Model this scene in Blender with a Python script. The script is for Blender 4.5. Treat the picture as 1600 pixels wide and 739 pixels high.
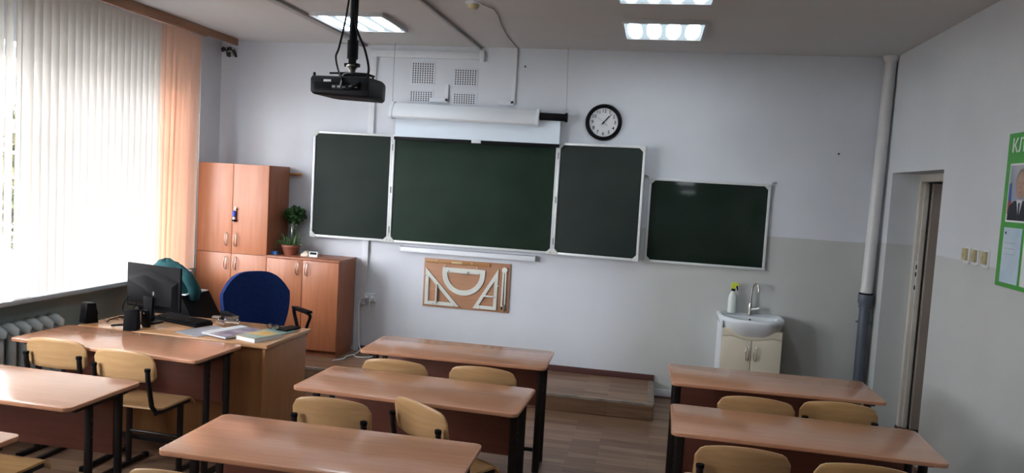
import bpy, bmesh, math, random
from math import sin, cos, pi, radians as R
from mathutils import Vector, Matrix
random.seed(7)
SC = bpy.context.scene
COL = SC.collection
for o in list(bpy.data.objects): bpy.data.objects.remove(o)

# ------------------------------------------------------------------ camera
F_PX = 1179.36
cam_d = bpy.data.cameras.new('camera'); cam = bpy.data.objects.new('camera', cam_d); COL.objects.link(cam)
cam_d.sensor_width = 36; cam_d.lens = F_PX/1600*36; cam_d.clip_start = .05; cam_d.clip_end = 200
_y, _p, _r = R(10.4379), R(-4.1125), R(3.3413)
_f = Vector((-sin(_y)*cos(_p), cos(_y)*cos(_p), sin(_p))); _rt = Vector((cos(_y), sin(_y), 0)); _up = _rt.cross(_f)
_rt2 = _rt*cos(_r)+_up*sin(_r); _up2 = -_rt*sin(_r)+_up*cos(_r)
_m = Matrix((_rt2, _up2, -_f)).transposed().to_4x4(); _m.translation = Vector((2.4619, -6.9156, 1.8687))
cam.matrix_world = _m
SC.camera = cam

# ------------------------------------------------------------------ light
SKY = 46.0            # overcast sky seen through the windows
LAMP = 3.4           # ceiling LED panels
EXPO = 0.15
W = bpy.data.worlds.new('overcast_sky'); SC.world = W; W.use_nodes = True
bg = W.node_tree.nodes['Background']; bg.inputs[0].default_value = (.93, .97, 1.02, 1); bg.inputs[1].default_value = SKY
vs = SC.view_settings
vs.view_transform = 'Standard'; vs.look = 'None'; vs.exposure = EXPO; vs.gamma = 1; vs.use_curve_mapping = False
SC.cycles.max_bounces = 10; SC.cycles.diffuse_bounces = 6; SC.cycles.transparent_max_bounces = 12
SC.cycles.sample_clamp_indirect = 6
SC.cycles.caustics_reflective = False; SC.cycles.caustics_refractive = False

# room dimensions (metres); the blackboard wall is y = 0
XL, XR, ZC, YB = -1.84, 4.376, 3.097, -8.6
WIN = [(-3.25, -.86), (-6.25, -3.75)]; WZ0, WZ1 = .90, 2.62
for a, b in WIN:     # light portals in the window openings
    l = bpy.data.lights.new('window_portal', 'AREA'); l.shape = 'RECTANGLE'; l.size = WZ1-WZ0; l.size_y = b-a
    l.cycles.is_portal = True
    o = bpy.data.objects.new('window_portal', l); COL.objects.link(o)
    o.location = (-2.2, (a+b)/2, (WZ0+WZ1)/2); o.rotation_euler = (0, R(-90), 0)

# ------------------------------------------------------------------ materials
def mat(name, col, rough=.6, metal=0, spec=.5, coat=0, vary=0, scale=6., stretch=(1, 1, 1), col2=None, bump=0, trans=0, emit=None, es=0, alpha=1, ior=1.45, detail=4, obj_rand=0):
    m = bpy.data.materials.new(name); m.use_nodes = True
    nt = m.node_tree; b = nt.nodes['Principled BSDF']
    b.inputs['Base Color'].default_value = (*col, 1); b.inputs['Roughness'].default_value = rough
    b.inputs['Metallic'].default_value = metal; b.inputs['Specular IOR Level'].default_value = spec
    b.inputs['Coat Weight'].default_value = coat; b.inputs['Coat Roughness'].default_value = .12
    b.inputs['Transmission Weight'].default_value = trans; b.inputs['IOR'].default_value = ior
    if emit: b.inputs['Emission Color'].default_value = (*emit, 1); b.inputs['Emission Strength'].default_value = es
    if vary or col2 or bump:
        tc = nt.nodes.new('ShaderNodeTexCoord'); mp = nt.nodes.new('ShaderNodeMapping'); mp.inputs['Scale'].default_value = stretch
        nt.links.new(tc.outputs['Object'], mp.inputs[0])
        n = nt.nodes.new('ShaderNodeTexNoise'); n.inputs['Scale'].default_value = scale; n.inputs['Detail'].default_value = detail
        nt.links.new(mp.outputs[0], n.inputs['Vector'])
        if obj_rand:
            oi = nt.nodes.new('ShaderNodeObjectInfo'); ad = nt.nodes.new('ShaderNodeVectorMath'); ad.operation = 'SCALE'
            cx = nt.nodes.new('ShaderNodeCombineXYZ')
            for i in range(3): nt.links.new(oi.outputs['Random'], cx.inputs[i])
            nt.links.new(cx.outputs[0], ad.inputs[0]); ad.inputs['Scale'].default_value = 30
            nt.links.new(ad.outputs[0], mp.inputs['Location'])
        if vary or col2:
            c2 = col2 or tuple(max(0, c*(1-vary)) for c in col)
            r = nt.nodes.new('ShaderNodeValToRGB'); r.color_ramp.elements[0].position = .35; r.color_ramp.elements[1].position = .65
            r.color_ramp.elements[0].color = (*c2, 1); r.color_ramp.elements[1].color = (*col, 1)
            nt.links.new(n.outputs[0], r.inputs[0]); nt.links.new(r.outputs[0], b.inputs['Base Color'])
        if bump:
            bm_ = nt.nodes.new('ShaderNodeBump'); bm_.inputs['Strength'].default_value = bump; bm_.inputs['Distance'].default_value = .01
            nt.links.new(n.outputs[0], bm_.inputs['Height']); nt.links.new(bm_.outputs[0], b.inputs['Normal'])
    return m

def wood(name, c1, c2, rough=.35, axis='x', scale=5, coat=0, spec=.5, rand=1):
    st = {'x': (.6, 9, 9), 'y': (9, .6, 9), 'z': (9, 9, .6)}[axis]
    return mat(name, c1, rough, col2=c2, scale=scale, stretch=st, coat=coat, spec=spec, obj_rand=rand, detail=6)

def wall_mat(name, upper, lower, zline, xblend=None):
    """plaster: white above, a greyer oil paint below the dado line (optionally only right of xblend)"""
    m = mat(name, upper, .75, spec=.25)
    nt = m.node_tree; b = nt.nodes['Principled BSDF']; L = nt.links.new
    g = nt.nodes.new('ShaderNodeNewGeometry'); s = nt.nodes.new('ShaderNodeSeparateXYZ'); L(g.outputs['Position'], s.inputs[0])
    n = nt.nodes.new('ShaderNodeTexNoise'); n.inputs['Scale'].default_value = 1.3; n.inputs['Detail'].default_value = 6; L(g.outputs['Position'], n.inputs['Vector'])
    def math_(op, a, bb, clamp=False):
        x = nt.nodes.new('ShaderNodeMath'); x.operation = op; x.use_clamp = clamp
        for i, q in enumerate((a, bb)):
            if isinstance(q, (int, float)): x.inputs[i].default_value = q
            else: L(q, x.inputs[i])
        return x.outputs[0]
    wob = math_('MULTIPLY', math_('SUBTRACT', n.outputs[0], .5), .02)
    fz = math_('MULTIPLY', math_('SUBTRACT', math_('ADD', wob, zline), s.outputs[2]), 120, True)
    if xblend:
        fx = math_('MULTIPLY', math_('SUBTRACT', math_('ADD', s.outputs[0], math_('MULTIPLY', wob, 30)), xblend), 1.6, True)
        fz = math_('MULTIPLY', fz, fx)
    mx = nt.nodes.new('ShaderNodeMix'); mx.data_type = 'RGBA'; L(fz, mx.inputs[0]); mx.inputs[6].default_value = (*upper, 1); mx.inputs[7].default_value = (*lower, 1)
    # blotchy repainting
    r = nt.nodes.new('ShaderNodeValToRGB'); r.color_ramp.elements[0].color = (.93, .93, .93, 1); r.color_ramp.elements[1].color = (1, 1, 1, 1)
    r.color_ramp.elements[0].position = .35; r.color_ramp.elements[1].position = .6; L(n.outputs[0], r.inputs[0])
    m2 = nt.nodes.new('ShaderNodeMix'); m2.data_type = 'RGBA'; m2.blend_type = 'MULTIPLY'; m2.inputs[0].default_value = 1
    L(mx.outputs[2], m2.inputs[6]); L(r.outputs[0], m2.inputs[7]); L(m2.outputs[2], b.inputs['Base Color'])
    n2 = nt.nodes.new('ShaderNodeTexNoise'); n2.inputs['Scale'].default_value = 9; n2.inputs['Detail'].default_value = 5; L(g.outputs['Position'], n2.inputs['Vector'])
    bp = nt.nodes.new('ShaderNodeBump'); bp.inputs['Strength'].default_value = .12; bp.inputs['Distance'].default_value = .02
    L(n2.outputs[0], bp.inputs['Height']); L(bp.outputs[0], b.inputs['Normal'])
    return m

def lino_mat():
    """linoleum printed with brown wood planks running along x"""
    m = mat('plank_print_linoleum', (.2, .13, .09), .38, spec=.4)
    nt = m.node_tree; b = nt.nodes['Principled BSDF']; L = nt.links.new
    g = nt.nodes.new('ShaderNodeNewGeometry')
    br = nt.nodes.new('ShaderNodeTexBrick'); br.offset = .37; br.inputs['Scale'].default_value = 1
    br.inputs['Brick Width'].default_value = .55; br.inputs['Row Height'].default_value = .075; br.inputs['Mortar Size'].default_value = .0015
    br.inputs['Color1'].default_value = (.165, .09, .055, 1); br.inputs['Color2'].default_value = (.285, .175, .11, 1); br.inputs['Mortar'].default_value = (.14, .085, .06, 1)
    L(g.outputs['Position'], br.inputs['Vector'])
    mp = nt.nodes.new('ShaderNodeMapping'); mp.inputs['Scale'].default_value = (1.5, 22, 22); L(g.outputs['Position'], mp.inputs[0])
    n = nt.nodes.new('ShaderNodeTexNoise'); n.inputs['Scale'].default_value = 2.2; n.inputs['Detail'].default_value = 6; L(mp.outputs[0], n.inputs['Vector'])
    r = nt.nodes.new('ShaderNodeValToRGB'); r.color_ramp.elements[0].color = (.72, .7, .68, 1); r.color_ramp.elements[1].color = (1.1, 1.1, 1.1, 1)
    r.color_ramp.elements[0].position = .3; r.color_ramp.elements[1].position = .7; L(n.outputs[0], r.inputs[0])
    mx = nt.nodes.new('ShaderNodeMix'); mx.data_type = 'RGBA'; mx.blend_type = 'MULTIPLY'; mx.inputs[0].default_value = 1
    L(br.outputs[0], mx.inputs[6]); L(r.outputs[0], mx.inputs[7]); L(mx.outputs[2], b.inputs['Base Color'])
    return m

def slat_mat(name, col, tr):
    """translucent woven blind fabric"""
    m = bpy.data.materials.new(name); m.use_nodes = True; nt = m.node_tree; nt.nodes.clear(); L = nt.links.new
    out = nt.nodes.new('ShaderNodeOutputMaterial'); d = nt.nodes.new('ShaderNodeBsdfDiffuse'); t = nt.nodes.new('ShaderNodeBsdfTranslucent')
    mx = nt.nodes.new('ShaderNodeMixShader'); mx.inputs[0].default_value = tr
    tc = nt.nodes.new('ShaderNodeTexCoord'); n = nt.nodes.new('ShaderNodeTexNoise'); n.inputs['Scale'].default_value = 60; L(tc.outputs['Object'], n.inputs['Vector'])
    r = nt.nodes.new('ShaderNodeValToRGB'); r.color_ramp.elements[0].color = (*[c*.93 for c in col], 1); r.color_ramp.elements[1].color = (*col, 1); L(n.outputs[0], r.inputs[0])
    L(r.outputs[0], d.inputs[0]); L(r.outputs[0], t.inputs[0]); L(d.outputs[0], mx.inputs[1]); L(t.outputs[0], mx.inputs[2]); L(mx.outputs[0], out.inputs[0])
    return m

def thin_glass(name, tint=(1, 1, 1), gl=.07, rough=.02):
    m = bpy.data.materials.new(name); m.use_nodes = True; nt = m.node_tree; nt.nodes.clear(); L = nt.links.new
    out = nt.nodes.new('ShaderNodeOutputMaterial'); t = nt.nodes.new('ShaderNodeBsdfTransparent'); t.inputs[0].default_value = (*tint, 1)
    g = nt.nodes.new('ShaderNodeBsdfGlossy'); g.inputs['Roughness'].default_value = rough
    mx = nt.nodes.new('ShaderNodeMixShader'); mx.inputs[0].default_value = gl
    L(t.outputs[0], mx.inputs[1]); L(g.outputs[0], mx.inputs[2]); L(mx.outputs[0], out.inputs[0])
    return m

def emission(name, col, s):
    m = bpy.data.materials.new(name); m.use_nodes = True; nt = m.node_tree; nt.nodes.clear()
    out = nt.nodes.new('ShaderNodeOutputMaterial'); e = nt.nodes.new('ShaderNodeEmission'); e.inputs[0].default_value = (*col, 1); e.inputs[1].default_value = s
    nt.links.new(e.outputs[0], out.inputs[0]); return m

WALLC = (.62, .63, .66)
MT = dict(
    wall_back=wall_mat('plaster_back', (.645, .668, .72), (.49, .50, .485), 1.53, 2.0),
    wall_side=wall_mat('plaster_side', (.62, .65, .68), (.53, .55, .545), 1.55),
    wall_left=wall_mat('plaster_left', (.60, .63, .68), (.46, .55, .54), 1.0),
    ceiling=mat('ceiling_paint', (.55, .545, .54), .9, vary=.04, scale=1.5, bump=.05),
    lino=lino_mat(),
    reveal=mat('reveal_plaster', (.60, .61, .62), .8, vary=.08, scale=3, bump=.2),
    cream=mat('old_cream_paint', (.56, .53, .47), .55, vary=.15, scale=5, bump=.15),
    doorleaf=mat('brown_grey_door_paint', (.27, .225, .195), .5, vary=.1, scale=3),
    brownthr=mat('dark_brown_paint', (.07, .03, .02), .5, vary=.2),
    redbrown=mat('red_brown_skirting', (.105, .045, .042), .4, vary=.15, scale=3),
    white=mat('white_plastic', (.70, .73, .77), .4, vary=.03),
    trunk=mat('trunking_plastic', (.66, .68, .72), .45, vary=.04),
    ctrunk=mat('grey_trunking', (.36, .35, .34), .5, vary=.08),
    alu=mat('white_aluminium_frame', (.66, .68, .69), .35, metal=.15, vary=.04),
    cap=mat('grey_white_corner_cap', (.58, .59, .58), .5, vary=.06),
    chalk_l=mat('slate_green', (.017, .025, .022), .6, spec=.15, col2=(.022, .031, .027), scale=2.2),
    chalk_c=mat('slate_deep_green', (.011, .024, .015), .6, spec=.15, col2=(.016, .031, .021), scale=2.6),
    chalk_s=mat('glossy_slate_green', (.010, .020, .014), .10, spec=.35, col2=(.013, .022, .017), scale=2),
    screen=mat('screen_fabric', (.74, .83, .92), .8, vary=.02),
    black=mat('black_plastic', (.006, .006, .008), .5, vary=.2, spec=.12),
    blackr=mat('black_matte', (.006, .006, .007), .8, spec=.15, vary=.2),
    proj=mat('projector_dark_plastic', (.005, .006, .009), .5, spec=.2, vary=.15, scale=12),
    legs=mat('black_brown_enamel', (.012, .009, .009), .4, vary=.2, scale=20),
    desk=wood('beech_laminate_top', (.55, .27, .16), (.50, .24, .14), .19, 'x', coat=.25, spec=.5),
    deskedge=wood('beech_edge_band', (.40, .215, .145), (.34, .175, .115), .35, 'x'),
    modesty=wood('brown_laminate_panel', (.155, .05, .032), (.125, .04, .026), .45, 'x'),
    tdesk=wood('teacher_desk_beech', (.41, .185, .072), (.355, .155, .057), .4, 'z', scale=4),
    tdtop=wood('teacher_desk_top_beech', (.50, .27, .135), (.45, .235, .115), .2, 'x', coat=.2),
    cab=wood('cabinet_cherry_laminate', (.39, .142, .065), (.33, .115, .05), .38, 'z', scale=4),
    cabd=wood('cabinet_cherry_side', (.31, .108, .052), (.26, .088, .042), .4, 'z', scale=4),
    ply=wood('birch_plywood', (.54, .325, .155), (.47, .268, .12), .35, 'x', coat=.15),
    plyo=wood('honey_plywood', (.56, .34, .15), (.48, .28, .115), .3, 'x', coat=.2),
    chrome=mat('satin_chrome', (.52, .50, .47), .28, metal=1),
    blue=mat('blue_upholstery', (.008, .025, .115), .9, col2=(.006, .018, .085), scale=60, bump=.3, spec=.2),
    cork=wood('brown_fibreboard', (.40, .205, .115), (.36, .18, .10), .6, 'x'),
    rule=mat('pale_painted_wood', (.63, .645, .60), .5, vary=.08, scale=8),
    rulew=wood('varnished_ruler_wood', (.40, .20, .07), (.34, .16, .055), .35, 'x'),
    handlew=mat('light_wood_grip', (.60, .44, .24), .45, vary=.1, scale=20),
    ceramic=mat('sink_ceramic', (.72, .76, .80), .12, spec=.6),
    creamcab=mat('cream_vanity_film', (.66, .60, .48), .3, vary=.03),
    pipew=mat('pipe_white_paint', (.62, .62, .62), .4, vary=.06, scale=5),
    pipeg=mat('grey_pvc', (.085, .10, .13), .45, vary=.12),
    rad=mat('radiator_enamel', (.60, .65, .65), .35, vary=.06),
    rail=wood('cornice_brown_wood', (.30, .145, .075), (.25, .12, .06), .45, 'y'),
    slat=slat_mat('white_blind_fabric', (.85, .82, .79), .50),
    slato=slat_mat('peach_blind_fabric', (.87, .66, .54), .42),
    sill=mat('grey_white_sill', (.42, .44, .47), .4, vary=.06),
    pvc=mat('window_frame_white', (.62, .65, .68), .35),
    wglass=thin_glass('window_glass'),
    jar=thin_glass('jar_glass', (.86, .92, .88), .16),
    clear=thin_glass('drinking_glass', (.97, .97, .96), .12),
    green=mat('stand_green', (.055, .33, .045), .4, vary=.03),
    leaf=mat('leaf_green', (.012, .06, .012), .5, col2=(.03, .10, .02), scale=14),
    leafp=mat('aloe_leaf_green', (.09, .17, .06), .5, col2=(.05, .11, .03), scale=14),
    terra=mat('terracotta', (.24, .075, .045), .7, vary=.15, scale=10),
    soil=mat('potting_soil', (.03, .02, .015), .95, vary=.3, scale=30),
    switch=mat('aged_yellow_plastic', (.50, .44, .26), .4, vary=.06),
    teal=mat('teal_cloth', (.004, .062, .068), .85, col2=(.002, .04, .046), scale=9, bump=.3),
    paper=mat('white_paper', (.72, .74, .76), .6, vary=.03),
    plaster_hole=mat('broken_plaster_dark', (.045, .035, .03), .9, vary=.4, scale=25, bump=.5),
)

# ------------------------------------------------------------------ mesh helpers
class G:
    def __init__(s): s.v = []; s.f = []
    def add(s, vs_, fs):
        n = len(s.v); s.v += [tuple(v) for v in vs_]; s.f += [tuple(i+n for i in f) for f in fs]; return s
    def box(s, x0, x1, y0, y1, z0, z1, m=None):
        P = [(x, y, z) for z in (z0, z1) for y in (y0, y1) for x in (x0, x1)]
        if m is not None: P = [m @ Vector(q) for q in P]
        return s.add(P, [(0, 2, 3, 1), (4, 5, 7, 6), (0, 1, 5, 4), (2, 6, 7, 3), (0, 4, 6, 2), (1, 3, 7, 5)])
    def cbox(s, c, d, m=None):
        return s.box(c[0]-d[0]/2, c[0]+d[0]/2, c[1]-d[1]/2, c[1]+d[1]/2, c[2]-d[2]/2, c[2]+d[2]/2, m)
    def tube(s, pts, r, n=8, closed=False, flat=None):
        pts = [Vector(p) for p in pts]; rings = []; N = len(pts)
        rs = r if isinstance(r, (list, tuple)) else [r]*N
        up = None
        for i, p in enumerate(pts):
            if closed: t = pts[(i+1) % N]-pts[i-1]
            else: t = (pts[min(i+1, N-1)]-pts[max(i-1, 0)])
            t.normalize()
            if up is None:
                up = Vector((0, 0, 1)) if abs(t.z) < .9 else Vector((1, 0, 0))
            a = t.cross(up); a.normalize(); b = a.cross(t); b.normalize(); up = b
            fa, fb = flat or (1, 1)
            rings.append([p+a*cos(2*pi*k/n)*rs[i]*fa+b*sin(2*pi*k/n)*rs[i]*fb for k in range(n)])
        vs_ = [q for rr in rings for q in rr]; fs = []
        for i in range(N if closed else N-1):
            j = (i+1) % N
            for k in range(n): fs.append((i*n+k, i*n+(k+1) % n, j*n+(k+1) % n, j*n+k))
        if not closed: fs += [tuple(range(n))[::-1], tuple((N-1)*n+k for k in range(n))]
        return s.add(vs_, fs)
    def cyl(s, a, b, r, n=16, r2=None): return s.tube([a, b], [r, r if r2 is None else r2], n)
    def lathe(s, prof, n=24, c=(0, 0, 0), cap=True, m=None, sx=1, sy=1):
        vs_ = [(c[0]+r*cos(2*pi*k/n)*sx, c[1]+r*sin(2*pi*k/n)*sy, c[2]+z) for r, z in prof for k in range(n)]
        if m is not None: vs_ = [m @ Vector(q) for q in vs_]
        fs = [(i*n+k, i*n+(k+1) % n, (i+1)*n+(k+1) % n, (i+1)*n+k) for i in range(len(prof)-1) for k in range(n)]
        if cap: fs += [tuple(range(n))[::-1], tuple((len(prof)-1)*n+k for k in range(n))]
        return s.add(vs_, fs)
    def prism(s, poly, t0, t1, plane='xy'):
        f = {'xy': lambda a, b, t: (a, b, t), 'xz': lambda a, b, t: (a, t, b), 'yz': lambda a, b, t: (t, a, b)}[plane]
        n = len(poly); vs_ = [f(a, b, t0) for a, b in poly]+[f(a, b, t1) for a, b in poly]
        return s.add(vs_, [tuple(range(n))[::-1], tuple(range(n, 2*n))]+[(i, (i+1) % n, n+(i+1) % n, n+i) for i in range(n)])
    def ring(s, outer, inner, t0, t1, plane='xz'):
        f = {'xy': lambda a, b, t: (a, b, t), 'xz': lambda a, b, t: (a, t, b), 'yz': lambda a, b, t: (t, a, b)}[plane]
        n = len(outer); vs_ = [f(a, b, t) for t in (t0, t1) for L in (outer, inner) for a, b in L]; fs = []
        for i in range(n):
            j = (i+1) % n
            fs += [(i, n+i, n+j, j), (2*n+i, 2*n+j, 3*n+j, 3*n+i), (i, j, 2*n+j, 2*n+i), (n+i, 3*n+i, 3*n+j, n+j)]
        return s.add(vs_, fs)
    def sheet(s, fn, nu, nv, th):
        """thickened grid: fn(u,v)->point, u,v in 0..1"""
        P = [[Vector(fn(i/nu, j/nv)) for i in range(nu+1)] for j in range(nv+1)]
        def nrm(i, j):
            a = P[j][min(i+1, nu)]-P[j][max(i-1, 0)]; b = P[min(j+1, nv)][i]-P[max(j-1, 0)][i]
            c = a.cross(b); return c.normalized() if c.length > 1e-12 else Vector((0, 0, 1))
        top = [P[j][i]+nrm(i, j)*th/2 for j in range(nv+1) for i in range(nu+1)]
        bot = [P[j][i]-nrm(i, j)*th/2 for j in range(nv+1) for i in range(nu+1)]
        w = nu+1; o = len(top); fs = []
        for j in range(nv):
            for i in range(nu):
                a, b, c, d = j*w+i, j*w+i+1, (j+1)*w+i+1, (j+1)*w+i
                fs += [(a, b, c, d), (o+d, o+c, o+b, o+a)]
        for i in range(nu):
            fs += [(i+1, i, o+i, o+i+1), (nv*w+i, nv*w+i+1, o+nv*w+i+1, o+nv*w+i)]
        for j in range(nv):
            fs += [(j*w, (j+1)*w, o+(j+1)*w, o+j*w), ((j+1)*w+nu, j*w+nu, o+j*w+nu, o+(j+1)*w+nu)]
        return s.add(top+bot, fs)

def rrect(x0, x1, y0, y1, r, n=5):
    P = []
    for cx, cy, a in ((x1-r, y1-r, 0), (x0+r, y1-r, 90), (x0+r, y0+r, 180), (x1-r, y0+r, 270)):
        P += [(cx+r*cos(R(a+90*k/n)), cy+r*sin(R(a+90*k/n))) for k in range(n+1)]
    return P

def obj(name, g, m, parent=None, bevel=0, seg=2, smooth=None, loc=None, rot=None, label=None, kind=None):
    me = bpy.data.meshes.new(name); me.from_pydata(g.v, [], g.f)
    bm = bmesh.new(); bm.from_mesh(me); bmesh.ops.recalc_face_normals(bm, faces=bm.faces)
    if bevel:
        es = [e for e in bm.edges if len(e.link_faces) == 2 and e.calc_face_angle(0) > R(35)]
        bmesh.ops.bevel(bm, geom=es, offset=bevel, segments=seg, profile=.6, affect='EDGES', clamp_overlap=True)
    bm.to_mesh(me); bm.free()
    if smooth or bevel:
        for p in me.polygons: p.use_smooth = True
        me.set_sharp_from_angle(angle=R(smooth or 32))
    me.materials.append(MT[m] if isinstance(m, str) else m)
    o = bpy.data.objects.new(name, me); COL.objects.link(o)
    if parent: o.parent = parent
    if loc: o.location = loc
    if rot: o.rotation_euler = rot
    if label: o['label'] = label
    if kind: o['kind'] = kind
    return o

def tag(o, label, cat, group=None):
    o['label'] = label; o['category'] = cat
    if group: o['group'] = group
    return o
def thing(name, label, cat, loc=(0, 0, 0), rz=0, group=None):
    o = bpy.data.objects.new(name, None); COL.objects.link(o); o.empty_display_size = .1
    o.location = loc; o.rotation_euler = (0, 0, rz)
    return tag(o, label, cat, group)
def struct(name, g, m, **k):
    o = obj(name, g, m, **k); o['kind'] = 'structure'; return o
def dup(root, loc, rz, label, group=None):
    def cp(o, par):
        c = o.copy(); COL.objects.link(c); c.parent = par
        for ch in o.children: cp(ch, c)
        return c
    r = cp(root, None); r.location = loc; r.rotation_euler = (0, 0, rz); r['label'] = label
    if group: r['group'] = group
    return r
def text_mesh(name, body, size, m, parent, loc, rot, ext=.001, align='CENTER', bold=0.0):
    cu = bpy.data.curves.new(name, 'FONT'); cu.body = body; cu.size = size; cu.extrude = ext; cu.offset = bold
    cu.align_x = align; cu.align_y = 'CENTER'; cu.resolution_u = 4
    t = bpy.data.objects.new(name+'_src', cu); COL.objects.link(t)
    dg = bpy.context.evaluated_depsgraph_get(); me = bpy.data.meshes.new_from_object(t.evaluated_get(dg))
    bpy.data.objects.remove(t); bpy.data.curves.remove(cu)
    me.name = name; me.materials.clear(); me.materials.append(MT[m])
    o = bpy.data.objects.new(name, me); COL.objects.link(o); o.parent = parent; o.location = loc; o.rotation_euler = rot
    return o

# ================================================================== THE ROOM
struct('floor', G().box(XL-.3, XR+.05, YB, .02, -.1, 0), 'lino')
struct('ceiling', G().box(XL-.4, XR+.4, YB-.2, .25, ZC, ZC+.2), 'ceiling')
struct('wall_back', G().box(XL-.4, XR+.4, 0, .25, -.1, ZC), 'wall_back')
struct('wall_front', G().box(XL-.4, XR+.4, YB-.2, YB, -.1, ZC), 'wall_side')
g = G()
XO = XL-.38
g.box(XO, XL, YB, 0, -.1, WZ0).box(XO, XL, YB, 0, WZ1, ZC)
ys = [YB]+[q for w in sorted(WIN) for q in w]+[0]
for i in range(0, len(ys), 2): g.box(XO, XL, ys[i], ys[i+1], WZ0, WZ1)
struct('wall_left', g, 'wall_left')
DY0, DY1, DH = -1.338, -.219, 2.124
g = G(); X2 = XR+.33
g.box(XR, X2, YB, DY0, -.1, ZC).box(XR, X2, DY1, 0, -.1, ZC).box(XR, X2, DY0, DY1, DH, ZC)
struct('wall_right', g, 'wall_side')
# corridor beyond the doorway
struct('floor_corridor', G().box(XR+.05, 7.2, -3.2, .6, -.1, 0), 'lino')
struct('ceiling_corridor', G().box(XR+.3, 7.3, -3.2, .6, 2.6, 2.7), 'ceiling')
struct('wall_corridor', G().box(XR+.2, X2, .2, .6, 0, 2.7).box(XR+.2, X2, -3.3, -3.15, 0, 2.7).box(7.1, 7.2, -3.2, .6, 0, 2.6).box(X2, 7.2, .5, .6, 0, 2.6).box(X2, 7.2, -3.3, -3.2, 0, 2.6), 'cream')
# door frame
d = bpy.data.objects.new('door_1', None); COL.objects.link(d); d['kind'] = 'structure'; d.location = (0, 0, 0)
FX0, FX1 = XR+.205, XR+.262
obj('jamb', G().box(FX0, FX1, DY1-.055, DY1, .03, DH-.06), 'cream', d, bevel=.006)
obj('jamb', G().box(FX0, FX1, DY0, DY0+.055, .03, DH-.06), 'cream', d, bevel=.006)
obj('lintel', G().box(FX0, FX1, DY0, DY1, DH-.06, DH), 'cream', d, bevel=.006)
obj('threshold', G().box(FX0-.01, FX1+.06, DY0, DY1, 0, .035), 'brownthr', d, bevel=.006)
obj('stop', G().box(FX1-.03, FX1+.005, DY1-.075, DY1-.055, .035, DH-.08), 'cream', d, bevel=.003)
lp = obj('strike_plate', G().box(FX0+.010, FX0+.050, DY1-.058, DY1-.0548, 1.17, 1.42), 'cap', d, bevel=.001)
for z in (1.37, 1.31, 1.20): obj('keyhole', G().box(FX0+.018, FX0+.040, DY1-.0595, DY1-.057, z-.018, z+.018), 'blackr', lp)
leaf = obj('leaf', G().box(FX1+.02, FX1+.86, DY1-.115, DY1-.075, .04, DH-.07), 'doorleaf', d, bevel=.003, label='brown grey door leaf swung open into the corridor')
obj('door_panel', G().box(FX1+.12, FX1+.74, DY1-.123, DY1-.113, .25, .95), 'doorleaf', leaf, bevel=.004)
obj('door_panel', G().box(FX1+.12, FX1+.74, DY1-.123, DY1-.113, 1.15, 1.9), 'doorleaf', leaf, bevel=.004)
# skirtings
struct('baseboard_back', G().box(2.59, XR-.001, -.016, .001, 0, .07), 'trunk', bevel=.004)
struct('trim_1', G().box(2.585, XR-.02, -.055, -.016, 0, .012), 'redbrown', bevel=.003)
struct('baseboard_right', G().box(XR-.018, XR+.001, YB, DY0-.03, 0, .07), 'redbrown', bevel=.004)
# dark gap in the corner beside the pipe
struct('trim_2', G().box(XR-.022, XR+.001, -.02, .001, 2.62, ZC), 'plaster_hole')

# ------------------------------------------------------------------ windows
for k, (a, b) in enumerate(WIN):
    w = bpy.data.objects.new('window_%d' % (k+1), None); COL.objects.link(w); w['kind'] = 'structure'
    x0, x1 = XL-.30, XL-.23
    zs = 2.06
    obj('frame', G().box(x0, x1, a, b, WZ0, WZ0+.07).box(x0, x1, a, b, WZ1-.07, WZ1).box(x0, x1, a, a+.07, WZ0+.07, WZ1-.07).box(x0, x1, b-.07, b, WZ0+.07, WZ1-.07), 'pvc', w)
    yw = (b-a-.14)/3
    for i in (1, 2): obj('mullion', G().box(x0, x1, a+.07+yw*i-.05, a+.07+yw*i+.05, WZ0+.07, WZ1-.07), 'pvc', w, bevel=.006)
    for i in range(3):
        ya, yb = a+.07+yw*i+(.05 if i else 0), a+.07+yw*(i+1)-(.05 if i < 2 else 0)
        obj('transom', G().box(x0+.003, x1-.003, ya, yb, zs-.045, zs+.045), 'pvc', w, bevel=.006)
        obj('pane', G().box(x0+.03, x0+.034, ya, yb, WZ0+.07, zs-.045), 'wglass', w)
        obj('pane', G().box(x0+.03, x0+.034, ya, yb, zs+.045, WZ1-.07), 'wglass', w)
struct('window_sill', G().box(XL-.23, -1.60, -6.4, -.74, .872, .905), 'sill', bevel=.006)

# ------------------------------------------------------------------ podium under the blackboard
PX, PY, PZ = 2.578, -.787, .14
t = thing('podium', 'low linoleum covered step running along the wall below the blackboard', 'platform', (0, 0, 0))
obj('deck', G().box(XL+.01, PX, PY, -.002, 0, PZ), 'lino', t, bevel=.012, seg=3)
obj('scuffed_edge', G().prism([(PY-.003, PZ-.018), (PY-.003, PZ+.001), (PY+.004, PZ+.0035), (PY+.028, PZ+.002), (PY+.028, PZ-.005), (PY+.005, PZ-.018)], -1.0, PX-.004, 'yz'),
    mat('scuffed_lino_edge', (.33, .27, .22), .6, vary=.45, scale=9), t)
obj('edge_strip', G().box(PX-.05, PX+.003, PY+.01, -.02, PZ-.003, PZ+.004), mat('worn_edge_strip', (.24, .19, .15), .5, vary=.35, scale=14), t, bevel=.002)
struct('trim_3', G().box(-.27, PX, -.018, -.001, PZ, PZ+.055), 'redbrown', bevel=.005)

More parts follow.
